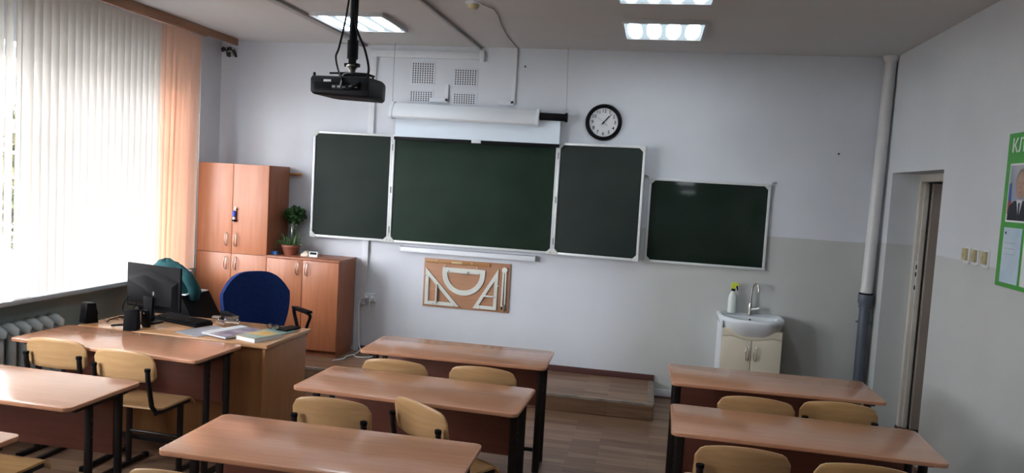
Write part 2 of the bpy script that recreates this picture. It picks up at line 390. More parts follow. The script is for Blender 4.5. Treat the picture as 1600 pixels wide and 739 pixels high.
# ------------------------------------------------------------------ blackboard, three panels
def board_panel(par, name, w, h, m, caps=(1, 1, 1, 1)):
    """local x 0..w, z 0..h, front towards -y; frame rails and corner caps are sub-parts"""
    p = obj(name, G().box(.012, w-.012, -.016, -.004, .012, h-.012), m, par, bevel=.001)
    fw = .022
    for (x0, x1, z0, z1) in ((0, w, 0, fw), (0, w, h-fw, h), (0, fw, fw, h-fw), (w-fw, w, fw, h-fw)):
        obj('frame_rail', G().box(x0, x1, -.026, 0, z0, z1), 'alu', p, bevel=.003)
    for i, (cx, cz) in enumerate(((0, 0), (w, 0), (0, h), (w, h))):
        if not caps[i]: continue
        sx = 1 if cx == 0 else -1; sz = 1 if cz == 0 else -1
        c = obj('corner_cap', G().prism([(cx-sx*.002, cz-sz*.002), (cx+sx*.055, cz-sz*.002), (cx+sx*.055, cz+sz*.02), (cx+sx*.02, cz+sz*.055), (cx-sx*.002, cz+sz*.055)], -.03, .001, 'xz'), 'cap', p, bevel=.003)
        obj('screw', G().cyl((cx+sx*.018, -.033, cz+sz*.018), (cx+sx*.018, -.029, cz+sz*.018), .006, 8), 'ctrunk', c) if caps[i] > 1 else None
    return p
BW, BZ, BH = 1.581, 1.231, 1.021
t = thing('blackboard', 'large green three panel blackboard with white frame and folding wings', 'blackboard', (0, -.035, BZ))
c = board_panel(t, 'middle_panel', BW, BH, 'chalk_c', (2, 2, 0, 0))
l = board_panel(t, 'wing', BW/2, BH, 'chalk_l', (1, 2, 1, 0)); l.location = (-BW/2*cos(R(2.2)), -BW/2*sin(R(2.2)), 0); l.rotation_euler = (0, 0, R(2.2)); l['label'] = 'folding wing beside the cabinet'
r = board_panel(t, 'wing', BW/2, BH, 'chalk_l', (2, 1, 2, 1)); r.location = (BW, 0, 0); r.rotation_euler = (0, 0, R(-6.4)); r['label'] = 'folding wing beside the small board'
for x in (0, BW):
    for z in (.12, .5, .9): obj('hinge', G().cyl((x, -.028, z-.03), (x, -.028, z+.03), .006, 8), 'ctrunk', t)
for x in (.3, BW-.3): obj('wall_spacer', G().box(x-.02, x+.02, -.002, .034, .3, .7), 'ctrunk', t)
SX, SZ, SW, SH = 2.412, 1.224, 1.047, .757
t = thing('small_blackboard', 'small glossy dark green board with white frame above the sink', 'blackboard', (SX, -.004, SZ))
board_panel(t, 'panel', SW, SH, 'chalk_s', (1, 0, 2, 2))
for x in (.0, SW): obj('wall_hook', G().tube([(x+(.01 if x else -.01), -.001, SH+.01), (x+(.03 if x else -.03), -.012, SH+.02), (x+(.045 if x else -.045), -.006, SH+.012)], .006, 6), 'ctrunk', t)
# white chalk rail below
t = thing('chalk_tray', 'long white chalk tray fixed to the wall just below the blackboard', 'tray', (.118, 0, 1.15))
obj('tray_body', G().prism([(0, 0), (-.06, 0), (-.06, .012), (-.052, .045), (0, .05)], 0, 1.307, 'yz'), 'trunk', t, bevel=.003)
for x in (0, 1.303): obj('end_cap', G().prism([(0, -.002), (-.062, -.002), (-.062, .014), (-.053, .048), (0, .053)], x, x+.005, 'yz'), 'cap', t)

# ------------------------------------------------------------------ projection screen
t = thing('projection_screen', 'rolled projection screen in white case hanging on wires above the blackboard', 'screen', (0, -.12, 0))
prof = [(.05, 2.41), (-.05, 2.40), (-.062, 2.42), (-.055, 2.475), (.0, 2.545), (.05, 2.55)]
def tilt(g, k=-.012):    # the case sags a little to the right
    g.v = [(x, y, z+k*x) for x, y, z in g.v]; return g
obj('case', tilt(G().prism(prof, .02, 1.37, 'yz')), 'white', t, bevel=.004)
ex = [(a*1.12, 2.47+(b-2.47)*1.13) for a, b in prof]
obj('end_cap', tilt(G().prism(ex, -.012, .02, 'yz')), 'white', t, bevel=.004)
obj('end_cap', tilt(G().prism(ex, 1.37, 1.40, 'yz')), 'white', t, bevel=.004)
obj('roller_tube', tilt(G().cyl((1.40, 0, 2.492), (1.63, 0, 2.492), .034, 20)), 'black', t, smooth=40)
obj('roller_plug', tilt(G().cyl((1.63, 0, 2.492), (1.652, 0, 2.492), .041, 20)), 'black', t, smooth=40)
obj('fabric', G().sheet(lambda u, v: (.035+1.555*u, .012+.002*sin(u*9), 2.232+(.20 if u < .88 else .245)*v), 26, 6, .002), 'screen', t, smooth=60)
obj('bottom_bar', G().box(.03, 1.592, -.002, .022, 2.203, 2.233), 'black', t, bevel=.003)
obj('pull_tab', G().box(.78, .87, -.008, -.001, 2.205, 2.240), 'white', t, bevel=.003)
for x, z in ((-.0, 2.50), (1.638, 2.50)):
    wv = obj('hanging_wire', G().cyl((x, 0, z+.03), (x-.008 if x < .5 else x-.02, .02, ZC+.001), .0028, 6), 'ctrunk', t)
    obj('hook', G().tube([(x+.018*sin(a*.628), 0, z+.03-.018*cos(a*.628)) for a in range(10)], .003, 5, closed=True), 'chrome', wv)

# ------------------------------------------------------------------ wall above: vents and trunking
def vent(x0, x1, z0, z1, nc, nr, label):
    t = thing('vent_grille', label, 'vent', ((x0+x1)/2, 0, z0), 0, 'perforated vents above the screen')
    w = (x1-x0)/2; h = z1-z0
    obj('plate', G().box(-w-.015, w+.015, -.004, .0005, -.012, h+.012), 'wall_back', t, bevel=.001)
    g = G()
    for i in range(nc):
        for j in range(nr):
            x = -w+(i+.5)*2*w/nc; z = (j+.5)*h/nr
            hh = h/nr*.34
            g.prism(rrect(x-w/nc*.42, x+w/nc*.42, z-hh, z+hh, w/nc*.3, 2), -.0046, -.0038, 'xz')
    obj('slots', g, 'blackr', t, kind='stuff')
vent(.138, .352, 2.745, 2.938, 9, 9, 'tall perforated vent in the wall nearest the ceiling, left of the other tall one')
vent(.130, .348, 2.578, 2.672, 9, 5, 'short perforated vent just above the screen case, left one with bracket beside it')
vent(.555, .767, 2.743, 2.888, 9, 7, 'rust stained perforated vent, right of the tallest vent')
vent(.555, .764, 2.570, 2.664, 9, 5, 'short perforated vent above the screen, right one')
def trunking(name, label, pts, w=.025, d=.022, m='trunk', dirs=None):
    t = thing(name, label, 'trunking', pts[0])
    o = Vector(pts[0])
    for a, b in zip(pts[:-1], pts[1:]):
        a, b = Vector(a)-o, Vector(b)-o; lo = Vector(map(min, a, b)); hi = Vector(map(max, a, b)); ax = max(range(3), key=lambda i: hi[i]-lo[i])
        e = [w/2]*3
        for i in range(3):
            if i == ax: e[i] = w/2 if len(pts) > 2 else 0
        obj('duct', G().box(lo.x-e[0], hi.x+e[0], lo.y-(d/2 if ax != 1 else e[1]), hi.y+(d/2 if ax != 1 else e[1]), lo.z-(e[2] if ax != 1 else d/2), hi.z+(e[2] if ax != 1 else d/2)), m, t, bevel=.002)
    return t
trunking('cable_trunking', 'wide horizontal white trunking high on the wall below the ceiling', [(-.27, -.013, 3.02), (.80, -.013, 3.005)], .05, .026)
trunking('cable_trunking', 'vertical white trunking running down behind the blackboard to the socket', [(-.25, -.013, 2.99), (-.232, -.013, .60)], .04, .024)
trunking('cable_trunking', 'narrow white trunking dropping from the ceiling and turning left by the screen', [(1.13, -.012, 3.09), (1.12, -.012, 2.60), (1.0, -.012, 2.585)], .026, .022)
trunking('cable_trunking', 'short white L shaped trunking end between the vents', [(.49, -.012, 2.73), (.495, -.012, 2.60), (.345, -.012, 2.588)], .026, .022)
trunking('ceiling_trunking', 'grey cable trunking along the ceiling above the blackboard middle', [(.785, -5.0, ZC-.012), (.785, 0, ZC-.012)], .028, .022, 'ctrunk')
trunking('ceiling_trunking', 'grey cable trunking along the ceiling passing the left lamp', [(-.37, -5.0, ZC-.012), (-.33, 0, ZC-.012)], .028, .022, 'ctrunk')
tag(obj('trunking_end', G().box(.79, .835, -.03, -.001, 2.96, 3.06), 'trunk', bevel=.003), 'white end cap where wall trunking meets the grey ceiling trunking', 'trunking')
for nx, nz, lb in ((3.99, 2.27, 'bare nail in the white wall above the small board'), (1.22, 2.93, 'dark plug hole high on the wall right of the vents')):
    tag(obj('wall_nail', G().cyl((nx, 0, nz), (nx, -.02, nz+.004), .006, 8), 'blackr'), lb, 'nail')

# ------------------------------------------------------------------ ceiling lamps
MT['diff'] = emission('lamp_diffuser', (.70, .90, 1), .75)
MT['tube'] = emission('lamp_tube', (.86, .94, 1), LAMP*3.0)
MT['lampside'] = mat('lamp_housing', (.50, .50, .52), .4)
def lamp(x, y, label, lobes=True):
    t = thing('ceiling_lamp', label, 'lamp', (x, y, ZC), 0, 'square ceiling lamps')
    h = .03
    obj('housing', G().ring(rrect(-.305, .305, -.305, .305, .012, 2), rrect(-.288, .288, -.288, .288, .01, 2), -h, 0, 'xy'), 'lampside', t, smooth=30)
    obj('diffuser', G().box(-.288, .288, -.288, .288, -h+.012, -h+.018), 'diff', t)
    for i in range(4):
        xx = -.216+.144*i
        obj('tube', G().tube([(xx, -.27+.09*k, -h+.010) for k in range(7)], [.03, .050, .054, .056, .054, .050, .03], 12, flat=(1, .15)), 'tube', t, smooth=60)
    return t
lamp(2.447, -.985, 'square lit ceiling lamp nearest the blackboard wall in the right hand row')
lamp(.035, -1.05, 'square lit ceiling lamp behind the projector pole')
lamp(2.447, -2.165, 'square lit ceiling lamp cut off by the top edge of the photo')
for x, y, lb in ((.035, -2.9, 'square ceiling lamp beside the projector pole, out of the photo'), (2.447, -4.2, 'right row ceiling lamp third from the blackboard, out of the photo'), (.035, -4.9, 'left row ceiling lamp third from the blackboard, out of the photo'),
                 (2.447, -6.2, 'right row ceiling lamp above the camera, out of the photo'), (.035, -6.9, 'left row ceiling lamp furthest from the blackboard, out of the photo')):
    lamp(x, y, lb)

# smoke detector and wire
t = thing('smoke_detector', 'round cream smoke detector on the ceiling with a loose wire', 'detector', (1.14, -1.73, ZC))
obj('base', G().lathe([(.055, 0), (.055, -.012), (.05, -.018)], 24), 'white', t, smooth=40)
obj('sensor_head', G().lathe([(.042, -.016), (.04, -.035), (.03, -.045), (.012, -.048)], 24), 'switch', t, smooth=40)
obj('wire', G().tube([(.05, .02, -.005), (.11, .15, -.012), (.10, .35, -.004), (.05, .7, -.008), (.01, 1.2, -.003), (0, 1.70, -.003)], .004, 6), 'ctrunk', t, smooth=60)

# ------------------------------------------------------------------ projector
t = thing('projector', 'dark ceiling projector hanging on a black pole with looping cables', 'projector', (.762, -2.9, 2.30), R(-4))
body = [(-.175, -.14), (.175, -.14), (.18, .02), (.15, .13), (-.15, .14), (-.175, .10)]
g = G(); n = len(body)
for zi, (z, s) in enumerate(((-.012, .92), (.0, .99), (.07, 1.0), (.088, .96))):
    g.v += [(x*s, y*s, z-(.018*(x+.2)/.4 if zi < 2 else .005*(x+.2)/.4)) for x, y in body]
for k in range(3):
    for i in range(n): g.f.append((k*n+i, k*n+(i+1) % n, (k+1)*n+(i+1) % n, (k+1)*n+i))
g.f += [tuple(range(n))[::-1], tuple(range(3*n, 4*n))]
b = obj('body', g, 'proj', t, bevel=.006, seg=2)
obj('rear_recess', G().box(-.15, .06, -.1425, -.139, .008, .052), 'blackr', b, bevel=.001)
obj('connector_panel', G().box(-.04, .12, -.146, -.141, .012, .040), 'black', b, bevel=.001)
for x in (-.03, .0, .03, .07, .1): obj('port', G().box(x-.009, x+.009, -.148, -.145, .022, .034), 'ctrunk', b)
obj('sticker', G().box(-.095, -.05, -.1415, -.1395, .054, .066), 'paper', b)
obj('vent_slots', G().box(.125, .165, -.1425, -.139, .01, .055), 'blackr', b, bevel=.001)
obj('lens', G().cyl((.10, .12, .03), (.10, .16, .03), .032, 20), 'black', b, smooth=40)
obj('adjuster_foot', G().cyl((-.162, -.12, .085), (-.162, -.12, .105), .007, 8), 'black', b)
obj('bracket_plate', G().box(-.07, .12, -.03, .05, .108, .116), 'black', t, bevel=.002)
for x, y in ((-.06, -.02), (-.06, .04), (.11, -.02), (.11, .04)): obj('bracket_leg', G().cyl((x, y, .086), (x, y, .112), .006, 8), 'black', t)
obj('bracket_arm', G().tube([(-.11, -.05, .112), (-.02, 0, .122), (.10, .0, .118)], .006, 6), 'black', t)
obj('ball_joint', G().lathe([(.012, .115), (.02, .13), (.02, .14), (.03, .15), (.034, .158), (.03, .165), (.016, .17)], 16, (0, 0, 0)), 'chrome', t, smooth=50)
obj('clamp', G().cbox((0, 0, .165), (.085, .03, .02)).cyl((0, 0, .15), (0, 0, .20), .022, 14), 'black', t, bevel=.003)
obj('lower_sleeve', G().cyl((0, 0, .20), (0, 0, .30), .030, 16), 'black', t, smooth=40)
obj('pole', G().cyl((0, 0, .28), (0, 0, ZC-2.30-.02), .022, 16), 'black', t, smooth=40)
obj('ceiling_plate', G().lathe([(.06, ZC-2.30-.025), (.07, ZC-2.30-.006), (.07, ZC-2.30)], 20), 'black', t, smooth=40)
def bez(P, n=24):
    P = [Vector(p) for p in P]; out = []
    for i in range(len(P)-1):
        p0, p1, p2, p3 = P[max(i-1, 0)], P[i], P[i+1], P[min(i+2, len(P)-1)]
        for k in range(n//max(1, len(P)-1)+1):
            s = k/(n//max(1, len(P)-1)+1)
            out.append(.5*((2*p1)+(-p0+p2)*s+(2*p0-5*p1+4*p2-p3)*s*s+(-p0+3*p1-3*p2+p3)*s**3))
    return out+[P[-1]]
obj('cable', G().tube(bez([(-.01, -.03, .62), (-.03, -.035, .43), (-.068, -.03, .26), (-.07, -.06, .20), (-.03, -.10, .12), (.02, -.15, .07), (.03, -.15, .03)], 40), .0055, 6), 'black', t, smooth=60)
obj('cable', G().tube(bez([(.012, -.03, .60), (.03, -.035, .38), (.09, -.03, .24), (.125, -.05, .12), (.12, -.14, .05), (.08, -.17, .02), (.05, -.15, .025)], 40), .0065, 6), 'black', t, smooth=60)
obj('cable', G().tube(bez([(.0, -.03, .12), (.0, -.10, .10), (.02, -.155, .06), (.01, -.155, .02)], 16), .003, 6), 'cap', t, smooth=60)

# ------------------------------------------------------------------ clock
t = thing('wall_clock', 'round white wall clock with thick black rim above the right wing', 'clock', (1.97, 0, 2.454))
MY = Matrix.Rotation(R(90), 4, 'X')   # lathe axis z -> -y
obj('rim', G().lathe([(.125, .0), (.162, .0), (.165, .012), (.158, .032), (.145, .038), (.131, .030), (.128, .014)], 48, m=MY, cap=False), 'black', t, smooth=45)
obj('dial', G().lathe([(.130, .001), (.130, .013)], 48, m=MY), mat('clock_dial', (.66, .67, .69), .5, vary=.02), t)
for i in range(1, 13):
    a = R(90-30*i); rr = .102
    text_mesh('numeral', str(i), .042, 'black', t, (rr*cos(a), -.0138, rr*sin(a)), (R(90), 0, 0), .0006, bold=.0006)
def hand(name, ang, l0, l1, w, y):
    a = R(90-ang); dx, dz = cos(a), sin(a); px, pz = -dz*w/2, dx*w/2
    obj(name, G().prism([(-dx*l0+px*1.5, -dz*l0+pz*1.5), (-dx*l0-px*1.5, -dz*l0-pz*1.5), (dx*l1-px*.5, dz*l1-pz*.5), (dx*l1+px*.5, dz*l1+pz*.5)], y, y-.0012, 'xz'), 'black', t)
hand('hour_hand', 38, .02, .075, .008, -.016); hand('minute_hand', 43, .022, .105, .006, -.018); hand('second_hand', 308, .045, .07, .0022, -.020)
obj('spindle', G().cyl((0, -.014, 0), (0, -.023, 0), .006, 12), 'black', t)

# ------------------------------------------------------------------ tool board with drawing instruments
TB = (.357, -.001, .640)
t = thing('tool_board', 'brown board on the wall below the blackboard holding drawing instruments', 'board', TB)
obj('panel', G().box(0, .838, -.014, 0, 0, .463), 'cork', t, bevel=.002)
for x, z in ((.02, .30), (.10, .03), (.31, .028), (.21, .40), (.52, .405), (.13, .445), (.47, .438), (.56, .03), (.72, .025), (.735, .25), (.785, .06), (.24, .355), (.545, .352)):
    obj('peg', G().cyl((x, -.014, z), (x, -.042, z+.004), .0055, 8), 'rule', t)
YT = -.017
def tri(pts, w):
    """inset triangle"""
    P = [Vector(p) for p in pts]; out = []
    c = (P[0]+P[1]+P[2])/3
    for i in range(3):
        a, b, d_ = P[i-1], P[i], P[(i+1) % 3]
        e1 = (b-a).normalized(); e2 = (d_-b).normalized()
        n1 = Vector((-e1.y, e1.x)); n1 = n1 if n1.dot(c-b) > 0 else -n1
        n2 = Vector((-e2.y, e2.x)); n2 = n2 if n2.dot(c-b) > 0 else -n2
        den = 1+n1.dot(n2); out.append(b+(n1+n2)*w/den)
    return [tuple(p) for p in P], [tuple(p) for p in out]
t = thing('set_square', 'pale wooden set square with upright grip at the left of the brown board', 'set square', (.377, YT, .66), 0, 'drawing instruments')
o_, i_ = tri([(0, .352), (0, 0), (.343, 0)], .034); obj('blade', G().ring(o_, i_, -.010, 0), 'rule', t, bevel=.0015)
obj('grip', G().box(.110, .124, -.026, -.004, .02, .20), 'rule', t, bevel=.003)
t = thing('set_square', 'pale wooden set square with level grip beside the compass', 'set square', (.852, YT, .66), 0, 'drawing instruments')
o_, i_ = tri([(.232, .392), (0, 0), (.229, 0)], .032); obj('blade', G().ring(o_, i_, -.010, 0), 'rule', t, bevel=.0015)
obj('grip', G().box(.10, .205, -.026, -.004, .120, .134), 'rule', t, bevel=.003)
t = thing('protractor', 'large pale wooden half round protractor in the middle of the brown board', 'protractor', (.749, YT, 1.028), 0, 'drawing instruments')
n = 24
outer = [(-.207, 0), (.207, 0)]+[(.207*cos(R(-180*k/n)), -.05-.205*sin(R(180*k/n))) for k in range(n+1)]
inner = [(-.160, -.045), (.160, -.045)]+[(.160*cos(R(-180*k/n)), -.052-.155*sin(R(180*k/n))) for k in range(n+1)]
obj('blade', G().ring(outer, inner, -.010, 0), 'rule', t)
obj('grip', G().box(-.05, .045, -.03, -.006, -.045, -.024), 'rule', t, bevel=.004)
t = thing('board_compass', 'folded pale wooden compass hanging at the right of the brown board', 'compass', (1.144, YT, 1.045), 0, 'drawing instruments')
obj('arm', G().prism([(-.018, 0), (-.002, 0), (-.006, -.345), (-.024, -.345)], -.014, 0, 'xz'), 'rule', t, bevel=.002)
obj('arm', G().prism([(.003, 0), (.019, 0), (.022, -.315), (.009, -.345)], -.014, 0, 'xz'), 'rule', t, bevel=.002)
obj('hinge', G().cyl((0, -.018, .0), (0, 0, .0), .026, 16), 'rule', t, smooth=40)
obj('point', G().cyl((-.014, -.007, -.34), (-.014, -.007, -.375), .006, 8, .002), 'black', t)
obj('chalk_holder', G().cyl((.014, -.01, -.335), (.016, -.01, -.385), .010, 8), 'chrome', t)
t = thing('board_ruler', 'varnished brown wooden ruler with light grip along the top of brown board', 'ruler', (.374, YT, 1.063), 0, 'drawing instruments')
obj('blade', G().box(0, .625, -.008, 0, 0, .030), 'rulew', t, bevel=.001)
obj('grip', G().box(.255, .36, -.024, -.007, .006, .026), 'handlew', t, bevel=.004)

# ------------------------------------------------------------------ socket and white cables
t = thing('wall_socket', 'white double power socket with plugs beside the cabinet', 'socket', (-.175, 0, .635))
obj('socket_box', G().box(-.055, .055, -.03, 0, 0, .078), 'white', t, bevel=.006)
for x in (-.03, .025): obj('plug', G().cyl((x, -.03, .04), (x, -.065, .035), .018, 14, .014), 'white', t, smooth=40)
obj('plug_cord', G().tube(bez([(.02, -.06, .035), (.02, -.075, .0), (.012, -.06, -.06), (.008, -.03, -.085)], 12), .005, 6), 'white', t, smooth=60)
t = thing('power_cable', 'white power cable trailing from the socket down to coils on the podium', 'cable', (-.2, -.05, PZ))
obj('cord', G().tube(bez([(-.005, -.015, .53), (-.06, -.02, .50), (-.055, -.03, .30), (-.045, -.03, .10), (-.02, -.05, .03), (-.03, -.16, .008), (.02, -.24, .008), (.12, -.22, .008), (.16, -.12, .008), (.10, -.07, .012), (.13, -.1, .02)], 60), .006, 6), 'white', t, smooth=60)
obj('cord', G().tube(bez([(-.03, -.16, .008), (-.07, -.25, .008), (-.06, -.36, .007), (-.12, -.45, .007)], 20), .006, 6), 'white', t, smooth=60)

# ------------------------------------------------------------------ cabinets
def handle(par, x, y, z, h=.10, m='chrome'):
    hh = h*.62; n = 20
    return obj('handle', G().tube([(x+.013*cos(2*pi*k/n), y-.006-.018*(1-abs(sin(2*pi*k/n))**3), z+hh*sin(2*pi*k/n)) for k in range(n)], .0034, 6, closed=True), m, par, smooth=60)
CX0, CXM, CX1, CYF = -1.775, -1.052, -.325, -.43
t = thing('tall_cabinet', 'tall cherry wood cabinet with four doors beside the window', 'cabinet', (CX0, 0, PZ))
w = CXM-CX0; H = 1.89-PZ; ZM = 1.048-PZ
obj('body', G().box(0, w, CYF+.018, -.03, .05, H), 'cabd', t, bevel=.002)
obj('plinth', G().box(.01, w-.01, CYF+.04, -.04, 0, .05), 'cabd', t)
for z0, z1, zh in ((.055, ZM-.003, .955-PZ), (ZM+.003, H-.002, 1.178-PZ)):
    for i in range(2):
        d_ = obj('door', G().box(.002+i*w/2, w/2-.002+i*w/2, CYF, CYF+.018, z0, z1), 'cab', t, bevel=.002)
        handle(d_, w/2+(-.048 if i == 0 else .048), CYF, zh)
t = thing('low_cabinet', 'half height cherry wood cabinet with two doors behind the office chair', 'cabinet', (CXM, 0, PZ))
w = CX1-CXM; H2 = 1.055-PZ
obj('body', G().box(.002, w-.004, CYF+.018, -.03, .06, H2-.02), 'cabd', t, bevel=.002)
obj('plinth', G().box(.01, w-.02, CYF+.04, -.04, 0, .06), 'cabd', t)
obj('top', G().box(.002, w, CYF-.004, -.025, H2-.02, H2), 'cabd', t, bevel=.002)
for i in range(2):
    d_ = obj('door', G().box(.004+i*w/2, w/2-.002+i*w/2-(.004 if i else 0), CYF, CYF+.018, .065, H2-.022), 'cab', t, bevel=.002)
    handle(d_, w/2+(-.045 if i == 0 else .045), CYF, .955-PZ)
# keychain trinket on the upper doors
t = thing('key_trinket', 'small blue and white trinket hanging between the tall cabinet upper doors', 'trinket', (-1.385, CYF-.004, 1.33))
obj('key', G().cyl((.012, 0, .135), (.012, -.02, .13), .008, 8).box(.008, .016, -.018, -.012, .13, .16), 'chrome', t)
obj('blue_body', G().lathe([(.004, .06), (.016, .07), (.018, .095), (.014, .115), (.004, .125)], 12, (0, -.012, 0)), mat('trinket_blue', (.03, .07, .42), .3), t, smooth=50)
obj('pale_body', G().lathe([(.004, .012), (.012, .02), (.014, .045), (.008, .062)], 12, (0, -.012, 0)), 'paper', t, smooth=50)
obj('dark_band', G().lathe([(.018, .022), (.022, .03), (.018, .04)], 12, (0, -.012, 0)), 'black', t, smooth=50)
# stick behind the cabinet
tag(obj('wooden_stick', G().cyl((-1.2, -.025, 1.818), (-.925, -.025, 1.824), .012, 10), 'rulew', smooth=40), 'brown wooden stick poking out from behind the tall cabinet', 'stick')

# things on the low cabinet
ZT = 1.055
def leaf_ball(name, par, c, r, n, size, m, squash=.8, seed=1, kind='stuff'):
    rnd = random.Random(seed); g = G()
    for _ in range(n):
        while True:
            p = Vector((rnd.uniform(-1, 1), rnd.uniform(-1, 1), rnd.uniform(-1, 1)))
            if .35 < p.length < 1: break
        d_ = p.normalized(); p = Vector(c)+Vector((p.x*r, p.y*r, p.z*r*squash))
        a = d_.cross(Vector((rnd.uniform(-1, 1), rnd.uniform(-1, 1), rnd.uniform(-1, 1)))).normalized(); b = d_.cross(a)
        s = size*rnd.uniform(.7, 1.3); tip = p+(d_*.5+a*.6)*s*1.4; mid = p+(d_*.35+a*.25)*s*.8
        g.add([p, mid+b*s*.42+d_*.08*s, tip, mid-b*s*.42+d_*.08*s], [(0, 1, 2), (0, 2, 3)])
    return obj(name, g, m, par, kind=kind)
t = thing('potted_plant', 'spiky succulent in a terracotta pot on the low cabinet', 'plant', (-.90, -.25, ZT))
obj('pot', G().lathe([(.055, 0), (.06, .01), (.082, .075), (.086, .078), (.086, .098), (.074, .098), (.07, .08)], 24), 'terra', t, smooth=40)
obj('soil', G().lathe([(.005, .086), (.074, .084)], 20, cap=False), 'soil', t)
rnd = random.Random(3)
for k in range(22):
    a = rnd.uniform(0, 2*pi); e = rnd.uniform(.25, 1.35); L_ = rnd.uniform(.08, .16); b0 = Vector((.04*cos(a), .04*sin(a), .085))
    dv = Vector((cos(a)*cos(e), sin(a)*cos(e), sin(e)))
    obj('leaf', G().tube([b0, b0+dv*L_*.4+Vector((0, 0, .01)), b0+dv*L_*.75+Vector((0, 0, .008)), b0+dv*L_+Vector((0, 0, -.012))], [.007, .008, .005, .001], 5, flat=(1, .6)), 'leafp', t, smooth=60)
for a, l2 in ((pi*1.02, .13), (.12, .14)):
    obj('runner', G().tube(bez([(.05*cos(a), .05*sin(a)-.02, .09), (.12*cos(a), -.04, .115), (l2*cos(a), -.05, .07+.06*(a < 1))], 10), .005, 5), 'leafp', t, smooth=60)
t = thing('jar_plant', 'bushy green cutting growing out of a tall glass jar on the low cabinet', 'plant', (-.935, -.12, ZT))
obj('jar', G().lathe([(.05, 0), (.062, .01), (.064, .22), (.06, .26), (.045, .30), (.04, .33), (.043, .335)], 24, cap=False), 'jar', t, smooth=50)
obj('stem', G().tube([(0, 0, .05), (.01, 0, .2), (.0, 0, .36)], .006, 6).tube([(.015, .01, .08), (-.01, .01, .22), (.02, 0, .37)], .005, 6), 'leafp', t, smooth=60)
leaf_ball('foliage', t, (-.005, 0, .372), .095, 420, .035, 'leaf', .72, 5)
t = thing('blue_box', 'small bright blue box on the low cabinet beside the plant pot', 'box', (-1.025, -.33, ZT))
obj('box_body', G().box(-.03, .03, -.02, .02, 0, .026), mat('bright_blue_card', (.03, .16, .48), .5, vary=.05), t, bevel=.002)
obj('lid', G().box(-.031, .031, -.021, .021, .026, .034), mat('bright_blue_lid', (.04, .20, .55), .5, vary=.05), t, bevel=.002)
t = thing('eraser_sponge', 'pale crumpled sponge lying on the low cabinet', 'sponge', (-.745, -.27, ZT))
obj('sponge_body', G().prism([(-.035, 0), (.035, 0), (.04, .03), (.02, .045), (-.02, .028), (-.036, .02)], -.02, .02, 'xz'), mat('sponge_cream', (.66, .60, .50), .9, vary=.2, scale=30, bump=.4), t, bevel=.004)
obj('cloth_fold', G().prism([(-.02, .028), (.02, .045), (.035, .05), (.0, .05)], -.018, .015, 'xz'), mat('sponge_peach', (.68, .52, .40), .9), t, bevel=.002)
t = thing('desk_clock', 'little white digital clock with dark display on the low cabinet', 'clock', (-.655, -.27, ZT))
obj('case', G().prism([(-.02, 0), (.02, 0), (.01, .05), (-.012, .05)], -.042, .042, 'yz'), 'white', t, bevel=.003)
obj('display', G().box(-.033, .033, -.0215, -.018, .02, .042, Matrix.Rotation(R(-9), 4, 'X')), 'black', t)

# ------------------------------------------------------------------ left wall: radiator, cornice, blinds
t = thing('radiator', 'pale cast iron sectional radiator under the window sill', 'radiator', (-1.72, -2.9, .08))
for i in range(14):
    y = -.62+i*.098
    g = G()
    for x in (-.045, .045):
        g.tube([(x, y, .03), (x, y, .10), (x, y, .56), (x, y, .62)], [.028, .026, .026, .028], 8, flat=(1, 1.2))
    g.tube([(-.06, y, .60), (-.02, y, .625), (.03, y, .625), (.072, y, .60), (.078, y, .575)], [.03, .036, .036, .034, .02], 8)
    g.tube([(-.06, y, .05), (0, y, .03), (.06, y, .05)], [.03, .034, .03], 8)
    obj('section', g, 'rad', t, smooth=60)
obj('feed_pipe', G().tube([(0, -.7, .60), (0, .75, .60)], .016, 8), 'rad', t, smooth=60)
obj('feed_pipe', G().tube([(0, -.7, .04), (0, .72, .04), (0, .75, .04)], .016, 8), 'rad', t, smooth=60)
for y in (-.5, .55): obj('foot', G().box(-.03, .03, y-.02, y+.02, -.08, .02), 'rad', t)
YR0, YR1 = -6.3, -.112
t = thing('curtain_cornice', 'brown wooden curtain cornice along the ceiling above the blinds', 'cornice', (-1.65, YR1, 3.03))
obj('board', G().box(.035, .052, YR0-YR1, 0, .0, ZC-3.03), 'rail', t, bevel=.003)
obj('top_board', G().box(-.10, .035, YR0-YR1, 0, .045, ZC-3.03), 'rail', t, bevel=.002)
obj('headrail', G().box(-.03, .012, YR0-YR1, -.45, .0, .045), 'rail', t, bevel=.002)
SL0 = .90; SLZ = 3.012
def slat_mesh(w=.080, top=SLZ, bot=.912):
    return G().sheet(lambda u, v: ((u-.5)*w, .006*(1-(2*u-1)**2), bot+(top-bot)*v), 6, 14, .0012)
rnd = random.Random(11)
def blind(name, label, y0, y1, m, n, ang0, jit, lean=0.0, openfn=None):
    t = thing(name, label, 'blind', (-1.66, y1, bz := .912))
    proto = None
    for i in range(n):
        y = y1+(y0-y1)*(i+.5)/n
        if proto is None:
            g = slat_mesh(top=SLZ-bz, bot=0)
            proto = obj('slat', g, m, t, smooth=60); o = proto
        else:
            o = proto.copy(); COL.objects.link(o)
        a = ang0+rnd.uniform(-jit, jit)+(openfn(y) if openfn else 0)
        o.location = (0, y-y1, 0); o.rotation_euler = (R(lean*rnd.uniform(.2, 1)), 0, R(90+a))
    if name == 'vertical_blind':
        obj('bead_cord', G().cyl((.03, .01, .0), (.03, .01, SLZ-bz), .002, 5), 'cap', t)
    return t
opn = lambda y: (42 if y < -2.60 and y > -3.1 else 0)
blind('vertical_blind', 'long white vertical blind of overlapping fabric slats across the windows', -6.2, -1.215, 'slat', 69, -28, 7, .35, opn)
blind('vertical_blind', 'peach orange vertical blind at the end of the window beside the cabinet', -1.215, -.67, 'slato', 8, -22, 14, 1.6)
